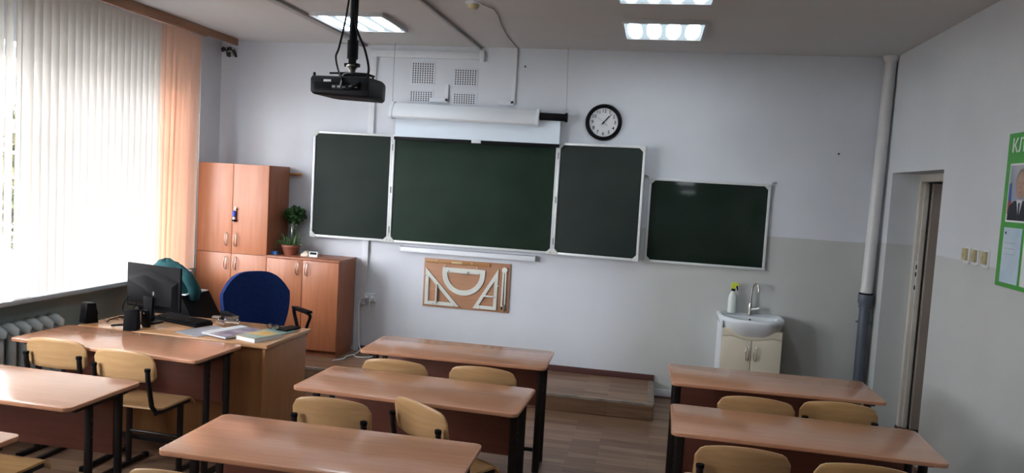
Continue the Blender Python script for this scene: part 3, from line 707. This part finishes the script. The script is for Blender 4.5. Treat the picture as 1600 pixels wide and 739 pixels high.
# broken plaster with dark bracket under the cornice end
t = thing('wall_bracket', 'dark broken bracket in chipped plaster below the cornice end', 'bracket', (-1.75, 0, 2.985))
obj('chipped_plaster', G().prism([(-.08, .03), (-.05, -.045), (.0, -.05), (.075, -.02), (.08, .035), (.03, .05), (-.04, .045)], -.008, -.0005, 'xz'), 'reveal', t)
for p in ([(-.085, .03), (-.06, .05), (-.04, .035), (-.05, .01), (-.075, .0)], [(-.03, .0), (.015, -.002), (.01, -.05), (-.018, -.045)], [(.05, .03), (.07, .0), (.085, -.045), (.07, -.05), (.045, -.01)], [(-.02, .045), (.02, .05), (.015, .025), (-.02, .02)]):
    obj('fragment', G().prism(p, -.03, -.006, 'xz'), 'plaster_hole', t, bevel=.003)
obj('rod', G().tube([(-.07, -.02, .02), (-.02, -.035, .01), (.03, -.03, .025), (.075, -.02, -.03)], .008, 6), 'plaster_hole', t, smooth=50)

# ------------------------------------------------------------------ student desks
DH_ = .7505
def make_desk(label, DWx=1.2, DDy=.495):
    t = thing('student_desk', label, 'desk', (0, 0, 0), 0, 'student desks')
    w, d_ = DWx/2, DDy/2; th = .020
    obj('desktop', G().prism(rrect(-w, w, -d_, d_, .035), DH_-th, DH_, 'xy'), 'desk', t, bevel=.005, seg=2)
    obj('front_panel', G().box(-w+.07, w-.07, .128, .144, .40, DH_-th), 'modesty', t, bevel=.002)
    for s in (-1, 1):
        x = s*(w-.05)
        for y in (-.06, .14):
            lg = obj('leg', G().tube([(x, y, .02), (x, y, DH_-th-.02)], .021, 8, flat=(.7, 1.05)), 'legs', t, smooth=40)
            if y < 0:
                for z in (.56, .60, .64): obj('bolt', G().cyl((x+s*.012, y, z), (x+s*.020, y, z), .005, 8), 'ctrunk', lg)
        obj('foot', G().box(x-.016, x+.016, -.21, .23, 0, .028), 'legs', t, bevel=.006)
        obj('side_rail', G().box(x-.012, x+.012, -.16, .19, DH_-th-.03, DH_-th), 'legs', t, bevel=.004)
    obj('stretcher', G().box(-w+.05, w-.05, .13, .15, .085, .11), 'legs', t, bevel=.004)
    return t
proto = make_desk('student desk in the middle row nearest the blackboard, chairs tucked behind')
proto.location = (1.284, -2.175, 0); proto.rotation_euler = (0, 0, R(1.0))
for lb, x, y, r_ in (
    ('student desk in the middle row, second from the blackboard, turned chair beside it', 1.297, -3.115, -2.0),
    ('student desk filling the bottom middle foreground, its top cut by the photo edge', 1.225, -4.088, .6),
    ('student desk in the right row nearest the sink', 3.234, -2.172, 1.7),
    ('student desk in the right row, second from the sink', 3.222, -3.135, -.7),
    ('student desk barely showing at the bottom edge of the right row', 3.25, -4.11, 0),
    ('student desk at the left edge with bright window stripes reflected on its top', -.625, -3.783, -.5),
    ('student desk whose corner alone shows at the bottom left', -.55, -4.60, -1)):
    dup(proto, (x, y, 0), R(r_), lb)
l0 = make_desk('longer student desk pushed against the teacher desk, with two speakers on it', 1.30, .47)
l0.location = (-.665, -2.815, 0); l0.rotation_euler = (0, 0, R(-2.5)); l0['group'] = 'student desks'

# ------------------------------------------------------------------ student chairs
def make_chair(label, m='ply'):
    t = thing('student_chair', label, 'chair', (0, 0, 0), 0, 'plywood student chairs')
    def back(u, v):
        x = (u-.5)*.40; k = abs(2*u-1)
        top = .800-.032*k**2.2-.035*(max(0, k-.80)/.2)**2.5; bot = .615+.006*k**3+.03*(max(0, k-.82)/.18)**2.5
        return (x, -.205-.03*(1-k**2)-.02*(v-.5), bot+(top-bot)*v)
    obj('backrest', G().sheet(back, 20, 8, .010), m, t, bevel=.002, seg=1, smooth=50)
    def seat(u, v):
        x = (u-.5)*.38; k = abs(2*u-1); y = -.17+.36*v
        yy = y-.02*(k**4)*(1 if v > .5 else 0)*(v-.5)*2
        z = .445-.006*(1-k**2)-(.05*((v-.86)/.14)**2 if v > .86 else 0)+(.012*((.15-v)/.15)**2 if v < .15 else 0)
        return (x, yy, z)
    obj('seat', G().sheet(seat, 12, 16, .011), m, t, smooth=50)
    for s in (-1, 1):
        x = s*.176
        p = obj('back_post', G().tube([(x, -.246, .695), (x, -.241, .64), (x, -.205, .48), (x, -.17, .435)], .0125, 8, flat=(1.0, 1.25)), 'legs', t, smooth=50)
        obj('post_cap', G().tube([(x, -.2462, .69), (x, -.247, .706)], .0145, 8, flat=(1.0, 1.25)), 'blackr', p, smooth=50)
        obj('seat_rail', G().tube([(x, -.175, .428), (x, .13, .424)], .012, 8), 'legs', t, smooth=50)
        obj('leg', G().tube([(x, .05, .02), (x, .05, .424)], .018, 8, flat=(.7, 1.2)), 'legs', t, smooth=50)
        f = obj('foot', G().box(x-.014, x+.014, -.20, .20, 0, .026), 'legs', t, bevel=.006)
        for y in (-.2, .2): obj('foot_cap', G().box(x-.016, x+.016, y-.014, y+.014, 0, .030), 'blackr', f, bevel=.004)
    obj('stretcher', G().tube([(-.18, .05, .22), (.18, .05, .22)], .010, 8), 'legs', t, smooth=50)
    return t
ch = make_chair('plywood chair tucked at the sink side of the middle front desk'); ch2 = make_chair('honey coloured plywood chair in the right row behind the front desk, on the door side', 'plyo')
# (root, backrest centre x, backrest y, rotation, label)
def place(root, bx, by, rz, label=None, first=False):
    a = R(rz); loc = (bx-.235*sin(a)*1, by+.235*cos(a), 0)
    if first: root.location = loc; root.rotation_euler = (0, 0, a); return root
    return dup(root, loc, a, label)
place(ch2, 3.52, -2.68, 0, first=True)
place(ch, 1.56, -2.72, 0, first=True); ch['label'] = 'light plywood chair at the middle front desk, on the aisle side'
place(ch, 1.04, -2.76, 1, 'plywood chair at the middle front desk with only its top edge showing, teacher side')
place(ch, 1.02, -3.60, 0, 'plywood chair squarely behind the second middle desk, left of the turned chair')
place(ch, 1.42, -3.50, -34, 'plywood chair turned sideways at the second middle desk')
place(ch, .887, -4.60, 0, 'plywood chair just showing its top edge at the bottom left of the foreground desk')
place(ch, 3.08, -2.76, -3, 'plywood chair in the right row behind the front desk, nearest the middle aisle')
place(ch, 2.915, -3.62, 0, 'plywood chair in the right row foreground, left of its pair')
place(ch2, 3.40, -3.66, 0, 'plywood chair in the bottom right corner, mostly cut by the photo edge')
place(ch, -.945, -3.09, 1, 'plywood chair at the long left desk nearest the radiator')
place(ch, -.43, -3.17, -2, 'plywood chair at the long left desk with its seat showing')
place(ch2, -.43, -4.29, 0, 'plywood chair of which only the seat shows at the bottom left')

# ------------------------------------------------------------------ teacher desk
TX0, TX1, TY0, TY1 = -1.25, .135, -2.555, -1.955
t = thing('teacher_desk', 'brown wooden teacher desk with solid side panel and papers on top', 'desk', ((TX0+TX1)/2, (TY0+TY1)/2, 0), R(-1))
w, d_ = (TX1-TX0)/2, (TY1-TY0)/2
obj('desktop', G().box(-w, w, -d_, d_, DH_-.024, DH_), 'tdtop', t, bevel=.003)
for s in (-1, 1): obj('side_panel', G().box(s*(w-.03)-.009, s*(w-.03)+.009, -d_+.02, d_-.02, .01, DH_-.024), 'tdesk', t, bevel=.002)
obj('front_panel', G().box(-w+.04, w-.04, -d_+.05, -d_+.066, .05, DH_-.024), 'tdesk', t, bevel=.002)
ped = obj('drawer_pedestal', G().box(w-.45, w-.04, -d_+.07, d_-.03, .08, DH_-.03), 'tdesk', t, bevel=.002)
for k in range(3):
    obj('drawer', G().box(w-.445, w-.045, d_-.03, d_-.012, .09+k*.21, .29+k*.21), 'tdesk', ped, bevel=.002)
ZD = DH_
# monitor, seen from behind
t = thing('monitor', 'black computer monitor seen from behind on the teacher desk', 'monitor', (-.93, -2.22, ZD), R(-12))
g = G().sheet(lambda u, v: ((u-.5)*.50, .0, .085+.31*v), 2, 2, .018)
obj('screen_panel', G().box(-.25, .25, -.002, .016, .085, .395), 'black', t, bevel=.005)
obj('rear_shell', G().add([(-.235, -.002, .10), (.235, -.002, .10), (.235, -.002, .30), (-.05, -.002, .365), (-.235, -.002, .31), (-.19, -.03, .12), (.20, -.03, .12), (.20, -.03, .26), (-.05, -.03, .325), (-.19, -.03, .28)],
    [(0, 1, 6, 5), (1, 2, 7, 6), (2, 3, 8, 7), (3, 4, 9, 8), (4, 0, 5, 9), (5, 6, 7, 8, 9), (4, 3, 2, 1, 0)]), 'black', t, bevel=.004)
obj('screen_glass', G().box(-.24, .24, .016, .0175, .10, .385), mat('dark_screen', (.01, .01, .012), .1), t)
obj('logo', G().box(.03, .042, -.0318, -.030, .19, .215), 'ctrunk', t)
obj('neck', G().prism([(-.035, .0), (.035, .0), (.045, .18), (-.045, .18)], -.045, -.015, 'xz'), 'black', t, bevel=.004)
obj('stand_base', G().prism(rrect(-.10, .10, -.12, .02, .03), 0, .012, 'xy'), 'black', t, bevel=.003)
for p in ([(-.20, -.03, .16), (-.22, -.06, .08), (-.15, -.08, .02), (-.05, -.11, .012), (.02, -.14, .006)], [(-.12, -.03, .12), (-.14, -.07, .04), (-.22, -.06, .006), (-.30, -.02, .006)], [(.05, -.03, .12), (.09, -.08, .05), (.05, -.12, .02), (.12, -.13, .006)]):
    obj('cable', G().tube(bez(p, 16), .004, 6), 'black', t, smooth=60)
t = thing('computer_speaker', 'small black computer speaker standing alone at the left of the desk', 'speaker', (-1.255, -2.44, ZD), R(-25), 'black computer speakers')
def speaker(t):
    obj('cabinet', G().prism([(-.045, 0), (.045, 0), (.028, .135), (-.03, .14)], -.042, .042, 'yz'), 'black', t, bevel=.005)
    obj('grille', G().cyl((0, .040, .06), (0, .046, .06), .03, 16), 'blackr', t, smooth=40)
    obj('foot_pad', G().box(-.035, .035, -.03, .03, -.0005, .004), 'blackr', t)
speaker(t)
t = thing('computer_speaker', 'small black computer speaker in front of the monitor stand', 'speaker', (-.865, -2.52, ZD), R(20), 'black computer speakers'); speaker(t)
tag(obj('speaker_wire', G().tube(bez([(-1.16, -2.38, ZD+.005), (-1.2, -2.28, ZD+.005), (-1.1, -2.2, ZD+.02), (-1.0, -2.34, ZD+.006), (-1.05, -2.48, ZD+.006), (-.93, -2.50, ZD+.02), (-.9, -2.48, ZD+.03)], 40), .0045, 6), 'black', smooth=60), 'thin black speaker wire curling on the desk behind the speakers', 'cable')
# small phone / router leaning by the stand
t = thing('router', 'slim black upright device leaning before the monitor neck', 'device', (-.84, -2.41, ZD), R(-10))
obj('shell', G().box(-.028, .028, -.012, .012, 0, .125, Matrix.Rotation(R(10), 4, 'X') @ Matrix.Rotation(R(5), 4, 'Y')), 'black', t, bevel=.005)
obj('indicator', G().box(-.004, .004, -.0135, -.012, .10, .108, Matrix.Rotation(R(10), 4, 'X') @ Matrix.Rotation(R(5), 4, 'Y')), 'paper', t)
# keyboard
t = thing('keyboard', 'black keyboard lying right of the monitor on the teacher desk', 'keyboard', (-.745, -2.15, ZD), R(-18))
obj('case', G().prism([(-.075, 0), (.075, 0), (.075, .022), (-.075, .014)], -.225, .225, 'yz'), 'black', t, bevel=.004)
for r_ in range(5):
    for c_ in range(15):
        if r_ == 4 and 3 < c_ < 9: continue
        x = -.205+c_*.0292; y = .058-r_*.028
        obj('key', G().box(x-.0125, x+.0125, y-.0115, y+.0115, .016+(y+.075)*.053, .024+(y+.075)*.053), 'blackr', t)
obj('space_bar', G().box(-.10, .06, -.0655, -.0425, .016, .024), 'blackr', t)
# papers and books
def pbook(name, label, cat, x, y, rz, w, d_, h, z, cover, pages='paper'):
    t = thing(name, label, cat, (x, y, z), R(rz))
    obj('page_block', G().box(-w/2+.004, w/2-.002, -d_/2+.003, d_/2-.003, .0015, h-.0015), pages, t)
    obj('cover', G().box(-w/2, w/2, -d_/2, d_/2, h-.002, h).box(-w/2, w/2, -d_/2, d_/2, 0, .002).box(-w/2, -w/2+.002, -d_/2, d_/2, .002, h-.002), cover, t)
    return t
cov1 = mat('navy_photo_cover', (.09, .12, .22), .25, col2=(.40, .42, .50), scale=9); cov2 = mat('teal_orange_cover', (.16, .42, .40), .3, col2=(.60, .38, .16), scale=12)
t = thing('plastic_sleeve', 'clear plastic sleeve with papers left of the open journal', 'papers', (-.43, -2.36, ZD), R(-20))
obj('sheet_stack', G().box(-.11, .11, -.15, .15, 0, .004), 'paper', t)
obj('sleeve', G().box(-.125, .115, -.16, .16, .004, .0052), thin_glass('plastic_film', (.95, .97, 1), .2, .15), t)
t = pbook('journal', 'wide navy and white magazine lying in the middle of the teacher desk', 'magazine', -.235, -2.345, -20, .24, .32, .012, ZD+.006, cov1)
obj('white_page', G().box(-.119, -.045, -.158, .158, .012, .0135), 'paper', t)
t = pbook('textbook', 'thick paper textbook with orange and green cover near the desk corner', 'book', -.015, -2.40, -18, .17, .24, .028, ZD, cov2)
obj('cover_picture', G().box(-.05, .06, -.02, .10, .028, .0286), mat('orange_picture', (.62, .33, .10), .35, col2=(.70, .55, .20), scale=20), t)
obj('title_band', G().box(-.07, .075, -.10, -.05, .028, .0286), mat('grey_green_band', (.35, .48, .46), .35), t)
t = pbook('notebook', 'thin grey green notebook under the spectacles on the teacher desk', 'notebook', -.02, -2.17, -15, .20, .20, .006, ZD, mat('grey_green_cover', (.20, .30, .27), .4))
t = pbook('phone_case', 'dark folded phone case on the far corner of the teacher desk', 'phone', .03, -2.08, -15, .09, .15, .012, ZD+.006, 'black', 'blackr')
t = thing('spectacles', 'folded dark spectacles lying on the notebook', 'spectacles', (-.055, -2.14, ZD+.007), R(-10))
for s in (-1, 1):
    obj('rim', G().tube([(s*.03+.022*cos(k*pi/6), 0, .022+.018*sin(k*pi/6)) for k in range(12)], .0028, 6, closed=True), 'black', t, smooth=60)
    obj('lens', G().prism([(s*.03+.021*cos(k*pi/6), .022+.017*sin(k*pi/6)) for k in range(12)], -.0005, .0005, 'xz'), 'clear', t)
    obj('temple', G().tube([(s*.052, 0, .028), (s*.05, .03, .02), (-s*.03, .045, .006)], .002, 5), 'black', t)
obj('bridge', G().tube([(-.009, 0, .026), (0, 0, .03), (.009, 0, .026)], .0025, 6), 'black', t)
for lb, x, y, r_ in (('clear glass tumbler lying on its side next to the keyboard', -.475, -2.14, 70), ('clear glass cup tipped over beside the other tumbler', -.385, -2.12, 110)):
    t = thing('glass_tumbler', lb, 'glass', (x, y, ZD+.037), R(r_))
    mm = Matrix.Rotation(R(90), 4, 'X')
    obj('wall', G().lathe([(.028, -.04), (.032, 0), (.036, .045), (.034, .045), (.030, 0), (.026, -.035)], 24, m=mm, cap=False), 'clear', t, smooth=50)
    obj('rim', G().tube([(.0355*cos(k*pi/10), -.045, .0355*sin(k*pi/10)) for k in range(20)], .0016, 5, closed=True), 'jar', t, smooth=60)
    obj('bottom', G().lathe([(.028, -.042), (.028, -.036)], 20, m=mm), 'clear', t)

# ------------------------------------------------------------------ dark printer and teal jacket behind the monitor
t = thing('printer', 'black printer on a low stand by the window behind the monitor', 'printer', (-1.30, -1.42, PZ*0))
obj('stand', G().box(-.22, .24, -.20, .22, 0, .55), 'blackr', t, bevel=.004)
obj('body', G().prism([(-.21, .55), (.34, .55), (.25, .68), (.17, .82), (-.21, .82)], -.18, .20, 'xz'), 'blackr', t, bevel=.01)
obj('paper_tray', G().box(.02, .19, -.15, .15, .825, .835), 'paper', t, bevel=.002)
t = thing('teal_jacket', 'crumpled teal jacket heaped on the printer by the window', 'jacket', (-1.32, -1.46, .825))
rnd = random.Random(21); g = G()
NU, NV = 20, 10
for j in range(NV+1):
    ph = j/NV*pi/2
    for i in range(NU):
        a = 2*pi*i/NU
        rr = 1+.10*sin(3*a+2*ph)+.08*sin(7*a+1+3*ph)+.05*rnd.uniform(-1, 1)
        x = .19*cos(ph)*cos(a)*rr; y = .15*cos(ph)*sin(a)*rr; z = .265*sin(ph)*(1+.05*rnd.uniform(-1, 1))
        g.v.append((x+.05*sin(ph)*-1+.05*(1-sin(ph)), y, z))
for j in range(NV):
    for i in range(NU): g.f.append((j*NU+i, j*NU+(i+1) % NU, (j+1)*NU+(i+1) % NU, (j+1)*NU+i))
g.f.append(tuple(range(NU))[::-1])
obj('body', g, 'teal', t, smooth=70)
obj('sleeve', G().tube(bez([(.10, -.06, .20), (.19, -.07, .14), (.235, -.05, .05), (.22, -.02, -.03)], 16), [.05]*3+[.045]*20 if False else .045, 10), 'teal', t, smooth=70)
t.children[1].data.name = 'sleeve'

# ------------------------------------------------------------------ blue office chair
t = thing('office_chair', 'blue upholstered office chair with black armrests behind the teacher desk', 'chair', (-.55, -1.34, 0), R(52))
def bk(u, v):
    k = 2*u-1; e = abs(k)**1.0
    z1 = .50+.51*(1-.34*abs(k)**3.2)            # domed top edge
    wv = .215+.07*sin(min(1, v*1.15)*pi/2)
    return (k*wv, .20-.05*k*k+.05*v, .50+(z1-.50)*v)
obj('backrest', G().sheet(bk, 16, 20, .055), 'blue', t, smooth=70)
obj('back_shell', G().sheet(lambda u, v: (lambda p: (p[0]*.93, p[1]+.035, p[2]))(bk(u, .04+.92*v)), 12, 14, .012), 'black', t, smooth=70)
obj('seat', G().prism(rrect(-.245, .245, -.24, .22, .09), .40, .475, 'xy'), 'blue', t, bevel=.022, seg=3)
obj('seat_pan', G().prism(rrect(-.22, .22, -.21, .19, .08), .375, .40, 'xy'), 'black', t)
obj('back_stem', G().tube([(0, .10, .37), (0, .26, .40), (0, .275, .60)], .02, 8, flat=(1.6, .5)), 'black', t, smooth=60)
for s in (-1, 1):
    a = obj('armrest', G().tube(bez([(s*.25, -.05, .40), (s*.31, -.06, .45), (s*.315, -.10, .58), (s*.31, -.16, .67), (s*.30, -.15, .695), (s*.30, .0, .70), (s*.30, .10, .695), (s*.305, .12, .66), (s*.315, .06, .52), (s*.30, .02, .43), (s*.25, .03, .395)], 40), .013, 8, flat=(1.25, 1)), 'black', t, smooth=60)
    obj('arm_pad', G().box(s*.30-.028, s*.30+.028, -.17, .11, .70, .722), 'black', a, bevel=.009)
obj('gas_column', G().cyl((0, 0, .08), (0, 0, .38), .026, 16), 'black', t, smooth=40)
obj('hub', G().cyl((0, 0, .06), (0, 0, .13), .045, 16), 'black', t, smooth=40)
for k in range(5):
    a = 2*pi*k/5+.3
    b = obj('base_spoke', G().tube([(.03*cos(a), .03*sin(a), .10), (.28*cos(a), .28*sin(a), .065)], [.024, .016], 8), 'black', t, smooth=50)
    obj('caster', G().cyl((.28*cos(a)-.02*sin(a), .28*sin(a)+.02*cos(a), .026), (.28*cos(a)+.02*sin(a), .28*sin(a)-.02*cos(a), .026), .026, 14), 'blackr', b, smooth=40)

# ------------------------------------------------------------------ washstand
t = thing('washstand', 'white washbasin on a cream two door cabinet below the small board', 'sink', (3.36, 0, 0))
obj('cabinet_body', G().box(-.245, .245, -.32, -.002, .06, .74), 'creamcab', t, bevel=.003)
obj('plinth', G().box(-.23, .23, -.29, -.01, 0, .06), 'white', t)
obj('side_panel', G().box(-.262, -.245, -.322, -.001, .02, .80), 'white', t, bevel=.002)
for s in (-1, 1):
    top = [(.0, .645), (.06, .652), (.12, .668), (.18, .676), (.243, .664)]
    poly = [(s*.002, .075), (s*.243, .075)]+[(s*max(x, .002), z) for x, z in reversed(top)]
    d_ = obj('door', G().prism(poly, -.338, -.32, 'xz'), 'creamcab', t, bevel=.003)
    handle(d_, s*.032, -.338, .545, .10)
obj('door_gap', G().box(-.0018, .0018, -.331, -.319, .075, .645), 'blackr', t)
poly2 = [(-.243, .74), (-.243, .672), (-.18, .684), (-.12, .676), (-.06, .66), (0, .653), (.06, .66), (.12, .676), (.18, .684), (.243, .672), (.243, .74)]
obj('apron', G().prism(poly2, -.334, -.318, 'xz'), 'creamcab', t, bevel=.002)
# basin: D-shaped bowl
def Dsh(sx, sy, n=28):
    P = []
    for k in range(n+1):
        a = pi+pi*k/n
        P.append((sx*math.copysign(abs(cos(a))**.72, cos(a)), -.12+sy*math.copysign(abs(sin(a))**.85, sin(a))))
    return P
g = G(); loops = []
spec_ = [(.20, .16, .655), (.235, .22, .69), (.268, .275, .765), (.278, .292, .805), (.276, .292, .828), (.264, .28, .836), (.245, .255, .835), (.225, .232, .820), (.17, .17, .745), (.06, .06, .725)]
for sx, sy, z in spec_:
    P = Dsh(sx, sy); inner_ = z < .822 and spec_.index((sx, sy, z)) > 6
    back = -.10 if inner_ else -.003
    zz = lambda q: z-(.0 if inner_ else .006*max(0, (-.12-q)/.3))
    L_ = [(x, y, zz(y)) for x, y in P]+[(sx*f, back if abs(f) < .99 or not inner_ else back, z) for f in (1, .5, 0, -.5, -1)]
    loops.append(L_)
n = len(loops[0]); 
for L_ in loops: g.v += L_
for k in range(len(loops)-1):
    for i in range(n): g.f.append((k*n+i, k*n+(i+1) % n, (k+1)*n+(i+1) % n, (k+1)*n+i))
g.f += [tuple(range(n))[::-1], tuple((len(loops)-1)*n+i for i in range(n))]
bs = obj('basin', g, 'ceramic', t, smooth=60)
obj('overflow_hole', G().cyl((0, -.105, .79), (0, -.112, .789), .010, 12), 'blackr', bs)
obj('drain', G().cyl((0, -.16, .724), (0, -.16, .728), .022, 14), 'chrome', bs)
f = obj('faucet', G().lathe([(.024, .834), (.024, .846), (.018, .852), (.015, .92), (.013, .93)], 16, (0, -.06, 0)), 'chrome', t, smooth=50)
obj('spout', G().tube(bez([(0, -.06, .92), (.002, -.06, 1.0), (.010, -.065, 1.075), (.026, -.085, 1.105), (.044, -.11, 1.10), (.052, -.125, 1.065), (.052, -.127, 1.04)], 30), .0085, 10), 'chrome', f, smooth=60)
obj('valve', G().cyl((.01, -.065, .875), (.06, -.075, .885), .014, 12).cyl((.055, -.075, .884), (.075, -.078, .888), .022, 12), 'chrome', f, smooth=40)
t = thing('spray_bottle', 'white spray bottle with yellow and black trigger standing on the washbasin', 'bottle', (3.205, -.075, .838))
obj('bottle', G().lathe([(.036, 0), (.038, .008), (.038, .12), (.034, .15), (.017, .185), (.014, .20)], 20, sx=1, sy=.75), mat('milky_bottle', (.62, .66, .64), .35), t, smooth=50)
obj('collar', G().lathe([(.017, .192), (.017, .212)], 16), 'black', t, smooth=40)
obj('spray_head', G().prism([(-.018, .212), (.015, .212), (.02, .235), (.042, .245), (.042, .262), (-.005, .268), (-.02, .252)], -.011, .011, 'xz'), mat('lime_yellow_plastic', (.55, .62, .05), .35), t, bevel=.003)
obj('trigger', G().prism([(.018, .238), (.034, .246), (.040, .20), (.034, .195)], -.006, .006, 'xz'), 'black', t, bevel=.002)

# ------------------------------------------------------------------ corner pipe
t = thing('drain_pipe', 'vertical corner pipe, white above and dark grey plastic below', 'pipe', (4.295, -.07, 0))
obj('white_pipe', G().cyl((0, 0, 1.08), (.028, 0, ZC), .046, 20), 'pipew', t, smooth=40)
obj('ceiling_collar', G().lathe([(.046, ZC-.05), (.06, ZC-.02), (.066, ZC)], 20, (.028, 0, 0)), 'pipew', t, smooth=40)
obj('coupling', G().lathe([(.052, .975), (.05, 1.0), (.060, 1.02), (.060, 1.085), (.055, 1.095), (.046, 1.095)], 20), 'pipeg', t, smooth=40)
obj('grey_pipe', G().cyl((0, 0, 0), (0, 0, .99), .042, 20), 'pipeg', t, smooth=40)
cl = obj('clamp', G().lathe([(.046, .845), (.046, .862)], 20), 'pipeg', t, smooth=40)
obj('clamp_bolt', G().cyl((-.065, -.01, .853), (.06, -.01, .853), .006, 8), 'pipeg', cl)
obj('seal_ring', G().lathe([(.057, 1.09), (.057, 1.10), (.048, 1.104)], 20), 'blackr', t, smooth=40)

# ------------------------------------------------------------------ switches and green stand on the right wall
for y, z, lb in ((-1.861, 1.588, 'yellowed light switch nearest the doorway'), (-1.992, 1.588, 'yellowed light switch in the middle of the three'), (-2.134, 1.588, 'yellowed light switch nearest the green stand')):
    t = thing('light_switch', lb, 'switch', (XR, y, z), 0, 'light switches by the door')
    obj('base', G().prism(rrect(-.042, .042, -.055, .045, .012), -.008, .001, 'yz'), 'white', t, bevel=.002)
    obj('housing', G().prism(rrect(-.029, .029, -.034, .040, .006), -.026, -.008, 'yz'), 'switch', t, bevel=.004)
    obj('rocker', G().prism([(-.026, -.026), (-.032, .0), (-.026, .032)], -.012, .012, 'xz'), 'switch', t)
t = thing('class_stand', 'bright green information stand with portrait photo on the right wall', 'poster', (XR-.001, -2.285, 1.455))
SY, SHh = -1.10, .838
obj('board', G().box(-.008, .0, SY, 0, 0, SHh), 'green', t, bevel=.0015)
text_mesh('title_letters', 'КЛА', .105, 'paper', t, (-.0085, -.045, .765), (R(90), 0, R(-90)), .0006, 'LEFT', .001)
ph = obj('photo_sheet', G().box(-.0105, -.008, -.345, -.055, .355, .672), 'paper', t)
def flat(name, poly, k, m, par): return obj(name, G().prism(poly, -.0108-k*.0003, -.0105, 'yz'), m, par)
pm = dict(bgm=mat('portrait_blue_grey', (.22, .26, .36), .4, col2=(.40, .42, .46), scale=4), bgr=mat('portrait_red_flag', (.30, .07, .05), .4), bgb=mat('portrait_blue_flag', (.05, .09, .30), .4),
          suit=mat('portrait_navy_suit', (.015, .018, .03), .4), shirt=mat('portrait_shirt', (.62, .64, .68), .4), tie=mat('portrait_tie', (.02, .025, .05), .4), skin=mat('portrait_skin', (.42, .27, .20), .4, vary=.15, scale=30), hair=mat('portrait_hair', (.22, .18, .15), .4))
c0 = -.20
flat('backdrop', [(-.335, .365), (-.065, .365), (-.065, .662), (-.335, .662)], 1, pm['bgm'], ph)
flat('flag_band', [(-.105, .47), (-.065, .46), (-.065, .56), (-.095, .57)], 2, pm['bgb'], ph)
flat('flag_band', [(-.115, .40), (-.065, .40), (-.065, .47), (-.105, .47)], 2, pm['bgr'], ph)
flat('suit', [(c0-.125, .365), (c0+.125, .365), (c0+.118, .44), (c0+.06, .47), (c0-.06, .47), (c0-.118, .44)], 3, pm['suit'], ph)
flat('shirt', [(c0, .37), (c0+.034, .475), (c0-.034, .475)], 4, pm['shirt'], ph)
flat('tie', [(c0-.008, .37), (c0+.008, .37), (c0+.010, .46), (c0-.010, .46)], 5, pm['tie'], ph)
flat('hair', [(c0+.056*cos(k*pi/10), .57+.072*sin(k*pi/10)) for k in range(20)], 4, pm['hair'], ph)
flat('face', [(c0+.050*cos(k*pi/10), .553+.072*sin(k*pi/10)) for k in range(20)], 5, pm['skin'], ph)
for e in (-.018, .018):
    flat('eye', [(c0+e-.008, .562), (c0+e+.008, .562), (c0+e+.006, .568), (c0+e-.006, .568)], 6, pm['hair'], ph)
    flat('ear', [(c0+e*2.9-.006, .545), (c0+e*2.9+.006, .545), (c0+e*2.9+.006, .572), (c0+e*2.9-.006, .572)], 4, pm['skin'], ph)
flat('nose', [(c0-.006, .535), (c0+.006, .535), (c0+.003, .56), (c0-.003, .56)], 6, mat('portrait_shade', (.30, .18, .13), .4), ph)
flat('mouth', [(c0-.014, .515), (c0+.014, .515), (c0+.011, .520), (c0-.011, .520)], 6, mat('portrait_lips', (.28, .12, .10), .4), ph)
sh = obj('text_sheet', G().box(-.0105, -.008, -.262, -.055, .025, .325), mat('pale_blue_sheet', (.42, .56, .70), .4, col2=(.55, .66, .76), scale=6), t)
flat('emblem', [(-.072, .288), (-.088, .288), (-.088, .302), (-.072, .302)], 1, pm['tie'], sh)
for k in range(3): flat('faded_line', [(-.08, .24-k*.03), (-.20, .24-k*.03), (-.20, .243-k*.03), (-.08, .243-k*.03)], 1, pm['bgm'], sh)
obj('text_sheet', G().box(-.0105, -.008, -.50, -.29, .025, .325), MT['paper'], t)

# ------------------------------------------------------------------ outside the windows
struct('ground_outside', G().box(-60, XO-.02, -50, 40, -1.4, -1.2), mat('wet_asphalt', (.30, .31, .30), .8, vary=.2, scale=.4))
yl = mat('autumn_leaves', (.022, .028, .007), .7, col2=(.035, .027, .006), scale=.9); gl_ = mat('summer_leaves', (.012, .022, .008), .7, col2=(.022, .025, .009), scale=.9); bark = mat('bark', (.07, .05, .035), .9, vary=.3)
for (x, y, h, r_, m_, lb, sd) in ((-9, -1.2, 3.6, 1.7, yl, 'yellowing tree outside the left window gap', 1), (-12, 3.4, 4.6, 2.2, gl_, 'green tree outside further behind the blinds', 2), (-9.5, 7.5, 3.8, 1.9, yl, 'yellow green tree outside hidden mostly by the orange slats', 3)):
    t = thing('garden_tree', lb, 'tree', (x, y, -1.2))
    obj('trunk', G().tube([(0, 0, 0), (.05, .02, h*.4), (0, 0, h*.8)], [.16, .12, .05], 8), bark, t, smooth=60)
    leaf_ball('foliage', t, (0, 0, h*.68), r_, 2600, .22, m_, 1.1, sd)
